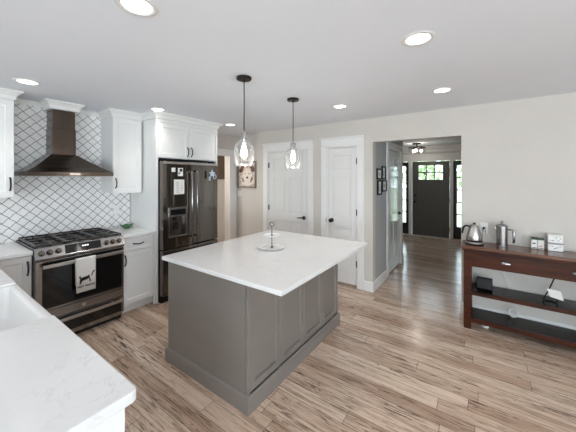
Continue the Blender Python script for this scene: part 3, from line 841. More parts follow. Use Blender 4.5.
b = BM(); box(b, XM, XM + 0.004, 2.028, 2.082, 1.655, 1.71); tag(obj('square_magnet', b, 'paper', bevel=0.001), 'small plain cream square magnet on the fridge beside the photo card', 'magnet')
t = thing('bow_magnet', (XM, 2.68, 1.60), 'pale blue and white bow shaped decoration on the far fridge door', 'magnet')
cy_, cz_ = 2.675, 1.64
def blob_x(b, pts, x0, x1): prism(b, pts, 'x', x0, x1)
star = []
for i in range(10):
    a = pi / 2 + i * pi / 5; r = 0.062 if i % 2 == 0 else 0.030
    star.append((cy_ + r * cos(a), cz_ + r * sin(a)))
b = BM(); blob_x(b, star, XM, XM + 0.008); obj('star', b, 'blue_white', t, bevel=0.002)
b = BM(); tube(b, [(XM + 0.006, cy_ + 0.045 + 0.024 * cos(a * pi / 8), cz_ - 0.045 + 0.032 * sin(a * pi / 8)) for a in range(16)], 0.006, 8, closed=True); obj('loop', b, 'blue_white', t, smooth=True)
b = BM(); box(b, XM, XM + 0.006, cy_ - 0.062, cy_ - 0.032, cz_ - 0.10, cz_ - 0.045); obj('tail', b, 'blue_white', t, bevel=0.002)
b = BM(); box(b, XM, XM + 0.01, 2.55, 2.572, 1.57, 1.68); tag(obj('marker_pen', b, 'plastic_black', bevel=0.004), 'slim black pen stuck upright on the far fridge door', 'pen')

# ================================================================== RANGE
r0, r1 = 0.7225, 1.4815; xr = -3.30
t = thing('gas_range', (-3.64, 1.10, 0), 'black stainless gas range with glass oven door under the hood', 'range')
b = BM(); box(b, XB + 0.01, xr - 0.05, r0, r1, 0.03, 0.905); obj('body', b, 'range_steel', t)
b = BM(); box(b, xr - 0.12, xr - 0.055, r0 + 0.01, r1 - 0.01, 0.0, 0.075); obj('kick_plate', b, 'plastic_black', t)
b = BM(); prism(b, [(XB + 0.005, 0.905), (xr - 0.05, 0.905), (xr - 0.03, 0.918), (xr - 0.03, 0.932), (XB + 0.005, 0.932)], 'y', r0 - 0.0005, r1 + 0.0005); obj('cooktop', b, 'enamel', t, bevel=0.003)
# control panel slanted
b = BM(); prism(b, [(xr - 0.05, 0.815), (xr - 0.0, 0.815), (xr + 0.012, 0.835), (xr - 0.024, 0.932), (xr - 0.05, 0.932)], 'y', r0, r1); cp = obj('control_panel', b, 'range_steel', t, bevel=0.002)
nx, nz = 0.097, 0.036; nl = math.hypot(nx, nz); nx /= nl; nz /= nl
def on_panel(s): return (xr + 0.012 - 0.036 * s, 0.835 + 0.097 * s)
b = BM(); p0 = on_panel(0.12); p1 = on_panel(0.92); o = 0.0015
prism(b, [(p0[0] - .002, p0[1]), (p0[0] + nx * o, p0[1] + nz * o), (p1[0] + nx * o, p1[1] + nz * o), (p1[0] - .002, p1[1])], 'y', 0.945, 1.252); obj('display', b, 'black_glass', cp)
b = BM(); q0 = on_panel(0.55); q1 = on_panel(0.68); o = 0.0022
for a, c in ((1.085, 1.10), (1.104, 1.119), (1.125, 1.14)):
    prism(b, [(q0[0] + nx * .0016, q0[1] + nz * .0016), (q0[0] + nx * o, q0[1] + nz * o), (q1[0] + nx * o, q1[1] + nz * o), (q1[0] + nx * .0016, q1[1] + nz * .0016)], 'y', a, c)
obj('clock_digits', b, 'lcd', cp)
rotm = Matrix.Rotation(math.atan2(nx, nz), 4, 'Y')
for yk in (0.768, 0.828, 0.893, 1.302, 1.366, 1.430):
    b = BM(); lathe(b, [(0, 0), (0.026, 0), (0.026, 0.004), (0.021, 0.008), (0.019, 0.028), (0.016, 0.032), (0, 0.032)], 0, 0, 0, 20)
    box(b, -0.018, 0.018, -0.004, 0.004, 0.030, 0.038)
    c_ = on_panel(0.5)
    bmesh.ops.transform(b, matrix=Matrix.Translation((c_[0] + nx * 0.0005, yk, c_[1] + nz * 0.0005)) @ rotm, verts=b.verts[:])
    smooth_angle(obj('knob', b, 'dark_steel', cp))
# oven door
b = BM(); box(b, xr - 0.048, xr, r0 + 0.003, r1 - 0.003, 0.345, 0.808); od = obj('oven_door', b, 'range_steel', t, bevel=0.003)
b = BM(); box(b, xr + 0.0005, xr + 0.003, r0 + 0.05, r1 - 0.028, 0.365, 0.80); obj('window', b, 'black_glass', od)
b = BM()
for q in (0.85, 1.36): tube(b, [(xr + 0.0005, q, 0.765), (xr + 0.048, q, 0.765)], 0.009, 10)
box(b, xr + 0.040, xr + 0.056, r0 + 0.045, r1 - 0.03, 0.749, 0.781); obj('handle', b, 'steel', od, bevel=0.004)
b = BM(); box(b, xr - 0.048, xr - 0.002, r0 + 0.003, r1 - 0.003, 0.262, 0.339); bd = obj('trim_band', b, 'range_steel', t, bevel=0.002)
b = BM(); lathe(b, [(0, 0.002), (0.012, 0.002), (0.016, 0.003), (0.017, 0)], xr - 0.0015, 1.10, 0.30, 20, 'x'); obj('badge', b, 'steel', bd, smooth=True)
b = BM(); box(b, xr - 0.048, xr, r0 + 0.003, r1 - 0.003, 0.082, 0.257); dd = obj('drawer', b, 'range_steel', t, bevel=0.003)
b = BM(); box(b, xr + 0.001, xr + 0.0025, r0 + 0.03, r1 - 0.03, 0.095, 0.205); obj('drawer_face', b, 'black_glass', dd)
b = BM()
for q in (0.85, 1.36): tube(b, [(xr + 0.0005, q, 0.225), (xr + 0.042, q, 0.225)], 0.009, 10)
box(b, xr + 0.034, xr + 0.05, r0 + 0.045, r1 - 0.03, 0.211, 0.239); obj('handle', b, 'steel', dd, bevel=0.004)
# burners and grates
for (bx_, by_, rr) in ((-3.48, 0.86, .05), (-3.80, 0.86, .04), (-3.64, 1.10, .055), (-3.48, 1.345, .045), (-3.80, 1.345, .04)):
    b = BM(); lathe(b, [(rr + .012, 0), (rr + .012, .006), (rr, .010), (rr, .017), (rr - .006, .021), (0, .021)], bx_, by_, 0.9325, 22); obj('burner', b, 'cast_iron', t, smooth=True)
for g0, g1 in ((r0 + 0.012, 0.972), (0.976, 1.226), (1.230, r1 - 0.012)):
    b = BM(); xa, xb = XB + 0.03, xr - 0.045; zt = 0.957; k = 0.006
    for y in (g0 + k, g1 - k): box(b, xa, xb, y - k, y + k, zt - 0.014, zt)
    for x in (xa + k, xb - k): box(b, x - k, x + k, g0 + 2 * k, g1 - 2 * k, zt - 0.014, zt)
    for f in (.25, .5, .75): 
        x = xa + (xb - xa) * f; box(b, x - k, x + k, g0 + 2 * k, g1 - 2 * k, zt - 0.014, zt)
    ym = (g0 + g1) / 2
    xs = [xa + (xb - xa) * f for f in (0, .25, .5, .75, 1)]
    for i in range(4): box(b, xs[i] + k + (k if i == 0 else 0), xs[i + 1] - k - (k if i == 3 else 0), ym - k, ym + k, zt - 0.014, zt + 0.002)
    for x in (xa + k, xb - k):
        for y in (g0 + k, g1 - k): box(b, x - k, x + k, y - k, y + k, 0.9326, zt - 0.014)
    obj('grate', b, 'cast_iron', t)

# towel over the oven handle
t = thing('tea_towel', (xr + 0.05, 1.12, 0.785), 'white tea towel with a black animal print over the oven handle', 'towel')
b = BM(); ty0, ty1 = 1.012, 1.180
prof = [(xr + 0.034, 0.52), (xr + 0.033, 0.74), (xr + 0.035, 0.775), (xr + 0.041, 0.786), (xr + 0.048, 0.788), (xr + 0.056, 0.786), (xr + 0.061, 0.775), (xr + 0.0615, 0.74), (xr + 0.062, 0.60), (xr + 0.061, 0.45)]
n = 8; grid = []
for i in range(n + 1):
    y = ty0 + (ty1 - ty0) * i / n; wob = 0.002 * sin(i * 1.9)
    grid.append([b.verts.new((x + (wob if z < 0.74 else 0), y + (0.006 * (0.78 - z)) * (1 - 2 * i / n) * (1 if z < .74 else 0), z)) for x, z in prof])
for a, c in zip(grid, grid[1:]):
    for j in range(len(prof) - 1): b.faces.new((a[j], a[j + 1], c[j + 1], c[j]))
to = obj('cloth', b, 'cloth', t, smooth=True)
so = to.modifiers.new('thick', 'SOLIDIFY'); so.thickness = 0.003; so.offset = 0
XT = xr + 0.0662
def ink(b, pts):  prism(b, [(1.095 + (p[0] - 1.115) * 1.15, 0.577 + (p[1] - 0.585) * 1.15) for p in pts], 'x', XT, XT + 0.0006)
b = BM()
# animal: body, head, legs, raised tail
ink(b, [(1.075, .585), (1.082, .60), (1.10, .603), (1.122, .606), (1.136, .613), (1.142, .603), (1.138, .585), (1.125, .577), (1.10, .572), (1.085, .572)])
ink(b, [(1.066, .545), (1.074, .545), (1.090, .575), (1.078, .60), (1.070, .612), (1.064, .607), (1.07, .588)])
ink(b, [(1.060, .60), (1.068, .617), (1.076, .616), (1.074, .604)])
ink(b, [(1.134, .59), (1.142, .59), (1.150, .556), (1.146, .548), (1.140, .552)])
ink(b, [(1.150, .602), (1.158, .598), (1.168, .625), (1.180, .636), (1.174, .646), (1.162, .634)])
obj('animal_print', b, 'ink', t)
def text_mesh(s, size):
    cu = bpy.data.curves.new('lettering', 'FONT'); cu.body = s; cu.size = size; cu.align_x = 'CENTER'; cu.offset = 0.0009
    o = bpy.data.objects.new('lettering', cu); C.objects.link(o)
    bpy.context.view_layer.update()
    me = bpy.data.meshes.new_from_object(o.evaluated_get(bpy.context.evaluated_depsgraph_get()))
    bpy.data.objects.remove(o); return me
me = text_mesh('BEST FRIEND', 0.026)
b = BM(); b.from_mesh(me)
for v in b.verts: v.co = Vector((XT + 0.0003, 1.096 + v.co.x, 0.498 + v.co.y))
obj('lettering', b, 'ink', t)

# ================================================================== HOOD
t = thing('range_hood', (-3.75, 1.08, 1.60), 'dark stainless chimney range hood on the lantern tile wall', 'range hood')
h0, h1 = 0.705, 1.455; xh = -3.50; XH = XB
c0, c1, xc = 0.966, 1.180, -3.78
b = BM(); box(b, XH, xh, h0, h1, 1.600, 1.640); rim = obj('rim', b, 'hood_steel', t, bevel=0.002)
b = BM()
lo = [(XH, h0, 1.6405), (xh, h0, 1.6405), (xh, h1, 1.6405), (XH, h1, 1.6405)]
hi = [(XH, c0 - .01, 1.832), (xc + .012, c0 - .01, 1.832), (xc + .012, c1 + .01, 1.832), (XH, c1 + .01, 1.832)]
rings = []
for s in (0, .25, .5, .75, 1.0):
    k = s ** 0.86
    rings.append([b.verts.new((lo[i][0] + (hi[i][0] - lo[i][0]) * k, lo[i][1] + (hi[i][1] - lo[i][1]) * k, lo[i][2] + (hi[i][2] - lo[i][2]) * s)) for i in range(4)])
for A, B_ in zip(rings, rings[1:]):
    for i in range(4): b.faces.new((A[i], A[(i + 1) % 4], B_[(i + 1) % 4], B_[i]))
b.faces.new(rings[0]); b.faces.new(rings[-1]); bmesh.ops.recalc_face_normals(b, faces=b.faces[:])
obj('canopy', b, 'hood_steel', t)
b = BM(); box(b, XH, xc, c0, c1, 1.8325, 2.12); obj('chimney', b, 'hood_steel', t, bevel=0.002)
b = BM(); box(b, XH, xc - 0.006, c0 + 0.006, c1 - 0.006, 2.1205, 2.322); obj('chimney_extension', b, 'hood_steel', t, bevel=0.002)
b = BM(); crown_path(b, [(XH, c0 - 0.012), (xc + 0.012, c0 - 0.012), (xc + 0.012, c1 + 0.012), (XH, c1 + 0.012)], 2.3225, ZC - 0.001, 0.055); box(b, XH, xc + 0.010, c0 - 0.010, c1 + 0.010, 2.3235, ZC - 0.003)
obj('crown_moulding', b, 'cabinet', t, label='white crown moulding')
b = BM(); box(b, xh + 0.0005, xh + 0.004, 1.04, 1.13, 1.61, 1.63); obj('button_strip', b, 'steel', rim)
b = BM(); box(b, XH + 0.06, xh - 0.06, h0 + 0.06, h1 - 0.06, 1.594, 1.5995); obj('filter', b, 'steel', t)

# ================================================================== ISLAND
t = thing('kitchen_island', (-1.77, 2.05, 0), 'grey painted kitchen island with shaker panels on dark plinth', 'kitchen island')
ix0, ix1, iy0, iy1 = -2.231, -1.287, 1.362, 2.765
b = BM(); box(b, ix0, ix1 - 0.025, iy0 + 0.02, iy1 - 0.001, 0.0, 0.882); obj('body', b, 'island', t)
b = BM(); box(b, ix0, ix1 - 0.026, iy0, iy0 + 0.0195, 0.0, 0.882); obj('end_panel', b, 'island', t, bevel=0.0015)
b = BM(); box(b, ix1 - 0.0195, ix1, iy0, iy0 + 0.0195, 0, 0.882); obj('corner_post', b, 'island', t, bevel=0.003)
pw = (iy1 - iy0 - 0.021) / 4
for k in range(4):
    ya_ = iy0 + 0.021 + pw * k
    shaker_x('panel', t, 'island', ix1, ya_ + 0.0012, ya_ + pw - 0.0012, 0.125, 0.880, fr=0.050, rec=0.017, t=0.024, bv=0.006)
b = BM(); p = 0.018
prof = [(0, 0), (p, 0), (p, 0.100), (p * .85, 0.106), (p * .5, 0.111), (0.001, 0.114), (0, 0.114)]
P = [Vector((ix0, iy1)), Vector((ix0, iy0)), Vector((ix1, iy0)), Vector((ix1, iy1))]
rings = []
for i in range(4):
    nr = lambda q: Vector((q.y, -q.x))
    a = nr((P[i] - P[i - 1]).normalized()) ; c = nr((P[(i + 1) % 4] - P[i]).normalized())
    m_ = (a + c) / (1 + a.dot(c))
    rings.append([b.verts.new((P[i].x + m_.x * (o + .0005), P[i].y + m_.y * (o + .0005), z)) for o, z in prof])
for i in range(4):
    A, B_ = rings[i], rings[(i + 1) % 4]
    for j in range(len(prof)): b.faces.new((A[j], A[(j + 1) % len(prof)], B_[(j + 1) % len(prof)], B_[j]))
bmesh.ops.recalc_face_normals(b, faces=b.faces[:])
obj('plinth', b, 'island', t)
b = BM(); prism(b, [(-2.228, 1.300), (-0.962, 1.300), (-0.962, 2.785), (-2.228, 2.785)], 'z', 0.884, 0.914)
tag(obj('island_worktop', b, 'quartz', bevel=0.003), 'large white quartz worktop overhanging the grey island', 'worktop')

# two tier stand
cx, cy, z0 = -1.635, 2.055, 0.9145
t = thing('tiered_cake_stand', (cx, cy, z0), 'white two tier serving stand with ring handle on the island', 'cake stand')
def plate(z, r):
    b = BM(); lathe(b, [(0, 0), (r * .55, 0), (r * .62, .003), (r * .9, .009), (r, .014), (r, .017), (r * .9, .013), (r * .6, .007), (0, .006)], cx, cy, z, 40); return b
obj('lower_plate', plate(z0, 0.128), 'ceramic', t, smooth=True); obj('upper_plate', plate(z0 + 0.112, 0.088), 'ceramic', t, smooth=True)
b = BM(); tube(b, [(cx, cy, z0 + 0.0065), (cx, cy, z0 + 0.205)], 0.0042, 12); lathe(b, [(0, 0), (.014, 0), (.012, .006), (.005, .01), (0, .01)], cx, cy, z0 + 0.0065, 16); lathe(b, [(0, 0), (.012, 0), (.006, .008), (0, .008)], cx, cy, z0 + 0.119, 16); obj('rod', b, 'dark_steel', t, smooth=True)
b = BM(); ax = Vector((cos(R(35)), sin(R(35)), 0))
tube(b, [Vector((cx, cy, z0 + 0.224)) + ax * 0.019 * cos(k * pi / 12) + Vector((0, 0, 0.019 * sin(k * pi / 12))) for k in range(24)], 0.0042, 8, closed=True); obj('ring_handle', b, 'dark_steel', t, smooth=True)

# green dish
cx, cy, z0 = -3.84, 1.755, 0.9145
t = thing('green_dish', (cx, cy, z0), 'small green glazed leaf dish on the worktop beside the fridge panel', 'dish')
b = BM(); seg = 40; rings = []
for r, h in ((.0, .0), (.032, .0), (.034, .006), (.055, .022), (.072, .046), (.069, .048), (.05, .026), (.03, .012), (0, .011)):
    if r == 0: rings.append([b.verts.new((cx, cy, z0 + h))]); continue
    ring = []
    for i in range(seg):
        a = 2 * pi * i / seg; k = 1 + (0.08 * sin(5 * a) if r > .05 else 0)
        ring.append(b.verts.new((cx + r * k * cos(a) * .85, cy + r * k * sin(a) * 1.05, z0 + h + (0.006 * sin(5 * a) if r > .06 else 0))))
    rings.append(ring)
for A, B_ in zip(rings, rings[1:]):
    for i in range(seg):
        j = (i + 1) % seg
        if len(A) == 1: b.faces.new((A[0], B_[j], B_[i]))
        elif len(B_) == 1: b.faces.new((A[i], A[j], B_[0]))
        else: b.faces.new((A[i], A[j], B_[j], B_[i]))
bmesh.ops.recalc_face_normals(b, faces=b.faces[:])
obj('bowl', b, 'green_glass', t, smooth=True)

# ================================================================== CONSOLE TABLE
kx0, kx1, ky0, ky1 = -0.166, 1.06, 3.455, 3.775
t = thing('console_table', (0.44, 3.62, 0), 'dark cherry wood console table with drawers and two open shelves', 'console table')
b = BM(); box(b, kx0 - 0.025, kx1 + 0.025, ky0 - 0.012, ky1, 0.836, 0.866); obj('top', b, 'cherry_top', t, bevel=0.004)
b = BM(); box(b, kx0 - 0.012, kx1 + 0.012, ky0 - 0.0105, ky1 - 0.002, 0.822, 0.8355); obj('top_moulding', b, 'cherry', t, bevel=0.002)
lw = 0.068
for xa, xb in ((kx0, kx0 + lw), (kx1 - lw, kx1)):
    for ya_, yb_ in ((ky0, ky0 + 0.05), (ky1 - 0.055, ky1 - 0.005)):
        b = BM(); box(b, xa, xb, ya_, yb_, 0.012, 0.8215); lg = obj('leg', b, 'cherry', t, bevel=0.003)
        b = BM(); box(b, xa + .004, xb - .004, ya_ + .004, yb_ - .004, 0.0, 0.0118); obj('foot', b, 'plastic_black', lg)
b = BM(); box(b, kx0 + lw, kx1 - lw, ky0 + 0.01, ky1 - 0.01, 0.655, 0.8215); obj('apron', b, 'cherry', t)
b = BM(); box(b, kx0 + lw + 0.012, kx1 - lw - 0.012, ky0 + 0.001, ky0 + 0.0095, 0.672, 0.808); dw = obj('drawer', b, 'cherry', t, bevel=0.002)
for px in (0.185, 0.69):
    b = BM(); n = 12
    for k in range(1): pass
    lathe(b, [(0.0, -0.001), (0.036, -0.001), (0.034, -0.012), (0.024, -0.022), (0.0, -0.026)], 0, 0, 0, 24, 'y')
    bmesh.ops.bisect_plane(b, geom=b.verts[:] + b.edges[:] + b.faces[:], plane_co=(0, 0, -0.012), plane_no=(0, 0, -1), clear_outer=True)
    for v in b.verts: v.co = Vector((px + v.co.x * 1.35, ky0 + v.co.y, 0.735 + v.co.z * .6))
    o_ = obj('cup_pull', b, 'range_steel', dw, smooth=True)
b = BM(); box(b, kx0 + lw, kx1 - lw, ky0 + 0.03, ky1 - 0.01, 0.365, 0.395); 
box(b, kx0 + .004, kx0 + lw, ky0 + .0505, ky1 - .0555, 0.365, 0.395); box(b, kx1 - lw, kx1 - .004, ky0 + .0505, ky1 - .0555, 0.365, 0.395); sh = obj('shelf', b, 'cherry_dark', t)
b = BM(); box(b, kx0 + lw, kx1 - lw, ky0 + 0.004, ky0 + 0.0295, 0.358, 0.3955); obj('shelf_edge', b, 'cherry', sh, bevel=0.002)
b = BM(); box(b, kx0 + lw, kx1 - lw, ky0 + 0.03, ky1 - 0.01, 0.085, 0.115)
box(b, kx0 + .004, kx0 + lw, ky0 + .0505, ky1 - .0555, 0.085, 0.115); box(b, kx1 - lw, kx1 - .004, ky0 + .0505, ky1 - .0555, 0.085, 0.115); sh = obj('shelf', b, 'cherry_dark', t)
b = BM(); box(b, kx0 + lw, kx1 - lw, ky0 + 0.004, ky0 + 0.0295, 0.072, 0.1155); obj('shelf_edge', b, 'cherry', sh, bevel=0.002)

ZT = 0.8665
# kettle on its base
cx, cy = -0.075, 3.60
t = thing('kettle_base', (cx, cy, ZT), 'round steel and black base under the electric kettle on console', 'kettle base')
b = BM(); lathe(b, [(0, 0), (.086, 0), (.086, .01), (.082, .012)], cx, cy, ZT, 32); obj('foot', b, 'plastic_black', t, smooth=True)
b = BM(); lathe(b, [(.083, .012), (.086, .014), (.084, .026), (.072, .030), (0, .030)], cx, cy, ZT, 32); obj('ring', b, 'steel', t, smooth=True)
zk = ZT + 0.0305
t = thing('electric_kettle', (cx, cy, zk), 'conical steel electric kettle with black handle on console end', 'kettle')
b = BM(); lathe(b, [(0, 0), (.072, 0), (.074, .012), (.073, .014)], cx, cy, zk, 32); obj('base_band', b, 'plastic_black', t, smooth=True)
b = BM(); lathe(b, [(.0725, .0145), (.0745, .02), (.066, .07), (.053, .12), (.043, .155), (.040, .162), (0, .163)], cx, cy, zk, 36); obj('body', b, 'steel', t, smooth=True)
b = BM(); lathe(b, [(.039, .1635), (.036, .172), (.02, .178), (.0, .179)], cx, cy, zk, 28); ld = obj('lid', b, 'steel', t, smooth=True)
b = BM(); lathe(b, [(0, .179), (.010, .179), (.014, .188), (.012, .198), (0, .200)], cx, cy, zk, 18); obj('lid_knob', b, 'plastic_black', ld, smooth=True)
b = BM(); hd = Vector((-cos(R(30)), -sin(R(30)) * .4, 0)).normalized()
pt = lambda r, z: Vector((cx, cy, zk)) + hd * r + Vector((0, 0, z))
tube(b, [pt(.040, .152), pt(.060, .163), pt(.085, .160), pt(.10, .140), pt(.108, .105), pt(.112, .075)], [.007, .009, .010, .010, .009, .007], 10); obj('handle', b, 'plastic_black', t, smooth=True)
b = BM(); tube(b, [Vector((cx, cy, zk)) - hd * .062 + Vector((0, 0, .05)), Vector((cx, cy, zk)) - hd * .085 + Vector((0, 0, .075)), Vector((cx, cy, zk)) - hd * .088 + Vector((0, 0, .12)), Vector((cx, cy, zk)) - hd * .105 + Vector((0, 0, .150))], [.008, .007, .006, .005], 10); obj('spout', b, 'steel', t, smooth=True)
# french press
cx, cy = 0.165, 3.66
t = thing('french_press', (cx, cy, ZT), 'steel french press with loop handle beside the kettle', 'coffee press')
b = BM(); lathe(b, [(0, 0), (.052, 0), (.052, .004), (.048, .008), (.048, .205), (.051, .209), (.051, .215), (0, .216)], cx, cy, ZT, 36); obj('pot', b, 'range_steel', t, smooth=True)
smooth_angle(t.children[0])
b = BM(); lathe(b, [(.053, .2165), (.054, .222), (.040, .238), (.018, .246), (0, .247)], cx, cy, ZT, 32); ld = obj('lid', b, 'range_steel', t, smooth=True)
b = BM(); lathe(b, [(0, .247), (.004, .247), (.004, .256), (.013, .262), (.014, .270), (.008, .277), (0, .278)], cx, cy, ZT, 18); obj('plunger_knob', b, 'range_steel', ld, smooth=True)
b = BM(); tube(b, [(cx + .047, cy, ZT + .185), (cx + .085, cy - .01, ZT + .188), (cx + .095, cy - .012, ZT + .175), (cx + .095, cy - .012, ZT + .055), (cx + .085, cy - .01, ZT + .048)], [.007, .009, .012, .012, .008], 10); obj('handle', b, 'range_steel', t, smooth=True)
b = BM(); prism(b, [(cx - .046, ZT + .165), (cx - .046, ZT + .213), (cx - .072, ZT + .213), (cx - .064, ZT + .195)], 'y', cy - .014, cy + .010); obj('spout', b, 'range_steel', t, bevel=0.002)
t.scale = (1, 1, 0.945)
# two small tins with green tops
t = None
for (xa, xb, lab, dk) in ((0.402, 0.448, 'small white tea tin with green top, next to the french press', True), (0.452, 0.498, 'small white tea tin with green top, next to the stacked white boxes', False)):
    t = thing('tea_tin', ((xa + xb) / 2, 3.726, ZT), lab, 'tin', 'green topped tea tins')
    b = BM(); box(b, xa, xb, 3.703, 3.749, ZT, ZT + 0.090); obj('body', b, 'paper', t, bevel=0.003)
    b = BM(); box(b, xa - .0005, xb + .0005, 3.7025, 3.7495, ZT + 0.0905, ZT + 0.112); obj('lid', b, 'green_lid', t, bevel=0.002)
    b = BM(); box(b, xa + .010, xb - .014, 3.702, 3.7028, ZT + 0.048, ZT + 0.060) if dk else box(b, xa + .008, xb - .012, 3.702, 3.7028, ZT + 0.028, ZT + 0.036)
    obj('label_print', b, 'ink' if dk else 'red_label', t)
    b = BM(); box(b, xa + .006, xb - .006, 3.702, 3.7028, ZT + 0.006, ZT + 0.014); obj('bottom_print', b, 'grey_ink', t)
# two stacked white boxes
for z, lab in ((ZT, 'lower of the two stacked white printed canisters on the console'), (ZT + 0.0805, 'upper of the two stacked white printed canisters on the console')):
    t = thing('canister', (0.575, 3.725, z), lab, 'canister', 'stacked white canisters')
    b = BM(); box(b, 0.522, 0.632, 3.680, 3.770, z, z + 0.066); obj('body', b, 'ceramic', t, bevel=0.006)
    b = BM(); box(b, 0.5215, 0.6325, 3.6795, 3.7705, z + 0.0665, z + 0.079); obj('lid', b, 'plastic_white' if z > ZT + .01 else 'range_steel', t, bevel=0.003)
    b = BM(); rnd = random.Random(int(z * 1000))
    for k in range(6):
        xx = 0.535 + 0.014 * k; zz = z + 0.014 + rnd.random() * 0.035; box(b, xx, xx + 0.006 + rnd.random() * .006, 3.6785, 3.6796, zz, zz + 0.005 + rnd.random() * .005)
    obj('printed_marks', b, 'grey_ink', t)

# outlet and plug behind the kettle
def outlet_y(x, z, label, y=YD):
    t = thing('wall_outlet', (x, y - 0.001, z), label, 'outlet')
    b = BM(); box(b, x - .036, x + .036, y - .007, y - .001, z - .058, z + .058); pl = obj('cover_plate', b, 'plastic_white', t, bevel=0.002)
    for dz in (-.02, .02):
        b = BM(); box(b, x - .015, x + .015, y - .009, y - .0072, z + dz - .014, z + dz + .014); obj('socket', b, 'plastic_white', t, bevel=0.001)
    return t
outlet_y(0.012, 1.020, 'white outlet plate on the greige wall behind the kettle')
t = thing('power_plug', (0.012, YD - 0.02, 1.0), 'black plug and white cord in the outlet behind the kettle', 'plug')
b = BM(); box(b, 0.0, 0.026, YD - 0.042, YD - 0.0095, 0.972, 1.032); obj('plug_body', b, 'plastic_black', t, bevel=0.004)
b = BM(); tube(b, [(0.02, YD - 0.03, 0.972), (0.04, YD - 0.025, 0.965), (0.075, YD - 0.018, 0.915), (0.11, YD - 0.012, 0.87), (0.125, YD - 0.011, 0.80), (0.15, YD - 0.011, 0.62), (0.178, YD - 0.011, 0.54), (0.21, YD - 0.011, 0.45), (0.235, YD - 0.011, 0.385), (0.24, YD - 0.012, 0.30), (0.245, YD - 0.012, 0.25)], 0.0035, 8); obj('cord', b, 'cord_white', t, smooth=True)
# coil of cord on the lower shelf side of the wall
b = BM(); pts = []
for k in range(64):
    a = k / 64 * 2 * pi * 3
    r = 0.036 + 0.008 * sin(k * .7)
    pts.append((0.262 + r * cos(a), YD - 0.075 + 0.004 * sin(a * 1.3), 0.168 + (0.044) * sin(a)* (1 + .1 * sin(k))))
tube(b, pts, 0.0042, 6); tag(obj('cord_coil', b, 'cord_white', smooth=True), 'bundled loops of white cord standing on the lower console shelf', 'cord')
# black box on upper shelf
t = thing('router', (0.0, 3.66, 0.3955), 'small black box with tilted face on the upper console shelf', 'electronic box')
b = BM(); prism(b, [(3.60, 0.396), (3.70, 0.396), (3.66, 0.508), (3.625, 0.508)], 'x', -0.055, 0.085); obj('case', b, 'plastic_black', t, bevel=0.006)
b = BM(); prism(b, [(3.6036, 0.414), (3.6008, 0.414), (3.6202, 0.496), (3.623, 0.496)], 'x', -0.04, 0.07); obj('front_face', b, 'plastic_black', t)
# tag with black cable
t = thing('cable_tag', (0.56, 3.60, 0.396), 'white paper tag on a black cable lying on the upper console shelf', 'cable')
b = BM()
vs = [(0.500, 3.60, 0.520), (0.522, 3.565, 0.455), (0.612, 3.555, 0.440), (0.598, 3.59, 0.512)]
n_ = (Vector(vs[1]) - Vector(vs[0])).cross(Vector(vs[3]) - Vector(vs[0])).normalized() * 0.0015
A = [b.verts.new(Vector(v) + n_) for v in vs]; B_ = [b.verts.new(Vector(v) - n_) for v in vs]
b.faces.new(A); b.faces.new(list(reversed(B_)))
for i in range(4): b.faces.new((A[i], A[(i + 1) % 4], B_[(i + 1) % 4], B_[i]))
bmesh.ops.recalc_face_normals(b, faces=b.faces[:]); obj('tag_paper', b, 'paper', t)
b = BM(); tube(b, [(0.58, 3.74, 0.62), (0.57, 3.70, 0.60), (0.545, 3.66, 0.55), (0.515, 3.62, 0.49), (0.49, 3.60, 0.445), (0.475, 3.60, 0.405), (0.50, 3.615, 0.401), (0.54, 3.62, 0.401), (0.57, 3.60, 0.401), (0.575, 3.585, 0.44)], 0.0055, 8); obj('cable', b, 'plastic_black', t, smooth=True)
# pale round thing under the console
b = BM(); lathe(b, [(0, 0), (.030, 0), (.036, .010), (.030, .022), (0, .026)], 0.02, 3.60, 0.0, 24); tag(obj('floor_disc', b, 'plastic_white', smooth=True), 'small pale round puck on the floor under the console', 'disc')

# ================================================================== WALL PIECES
# outlet on the tile
xo = XW + 0.0095; yo, zo = 1.69, 1.155
t = thing('wall_outlet', (xo, yo, zo), 'white outlet plate on the lantern tile right of the range', 'outlet')
t['label'] = 'white outlet plate on the lantern tile above the small worktop'
b = BM(); box(b, xo, xo + .006, yo - .036, yo + .036, zo - .058, zo + .058); obj('cover_plate', b, 'plastic_white', t, bevel=0.002)
for dz in (-.02, .02):
    b = BM(); box(b, xo + .0062, xo + .008, yo - .015, yo + .015, zo + dz - .014, zo + dz + .014); obj('socket', b, 'plastic_white', t, bevel=0.001)
# light switch below the painting
YA = 3.90; xs_, zs_ = -3.905, 1.275
t = thing('light_switch', (xs_, YA - 0.001, zs_), 'white double light switch below the animal painting', 'light switch')
b = BM(); box(b, xs_ - .058, xs_ + .058, YA - .007, YA - .001, zs_ - .058, zs_ + .058); obj('cover_plate', b, 'plastic_white', t, bevel=0.002)
for dx in (-.023, .023):
    b = BM(); box(b, xs_ + dx - .016, xs_ + dx + .016, YA - .011, YA - .0072, zs_ - .033, zs_ + .033); obj('rocker', b, 'plastic_white', t, bevel=0.001)
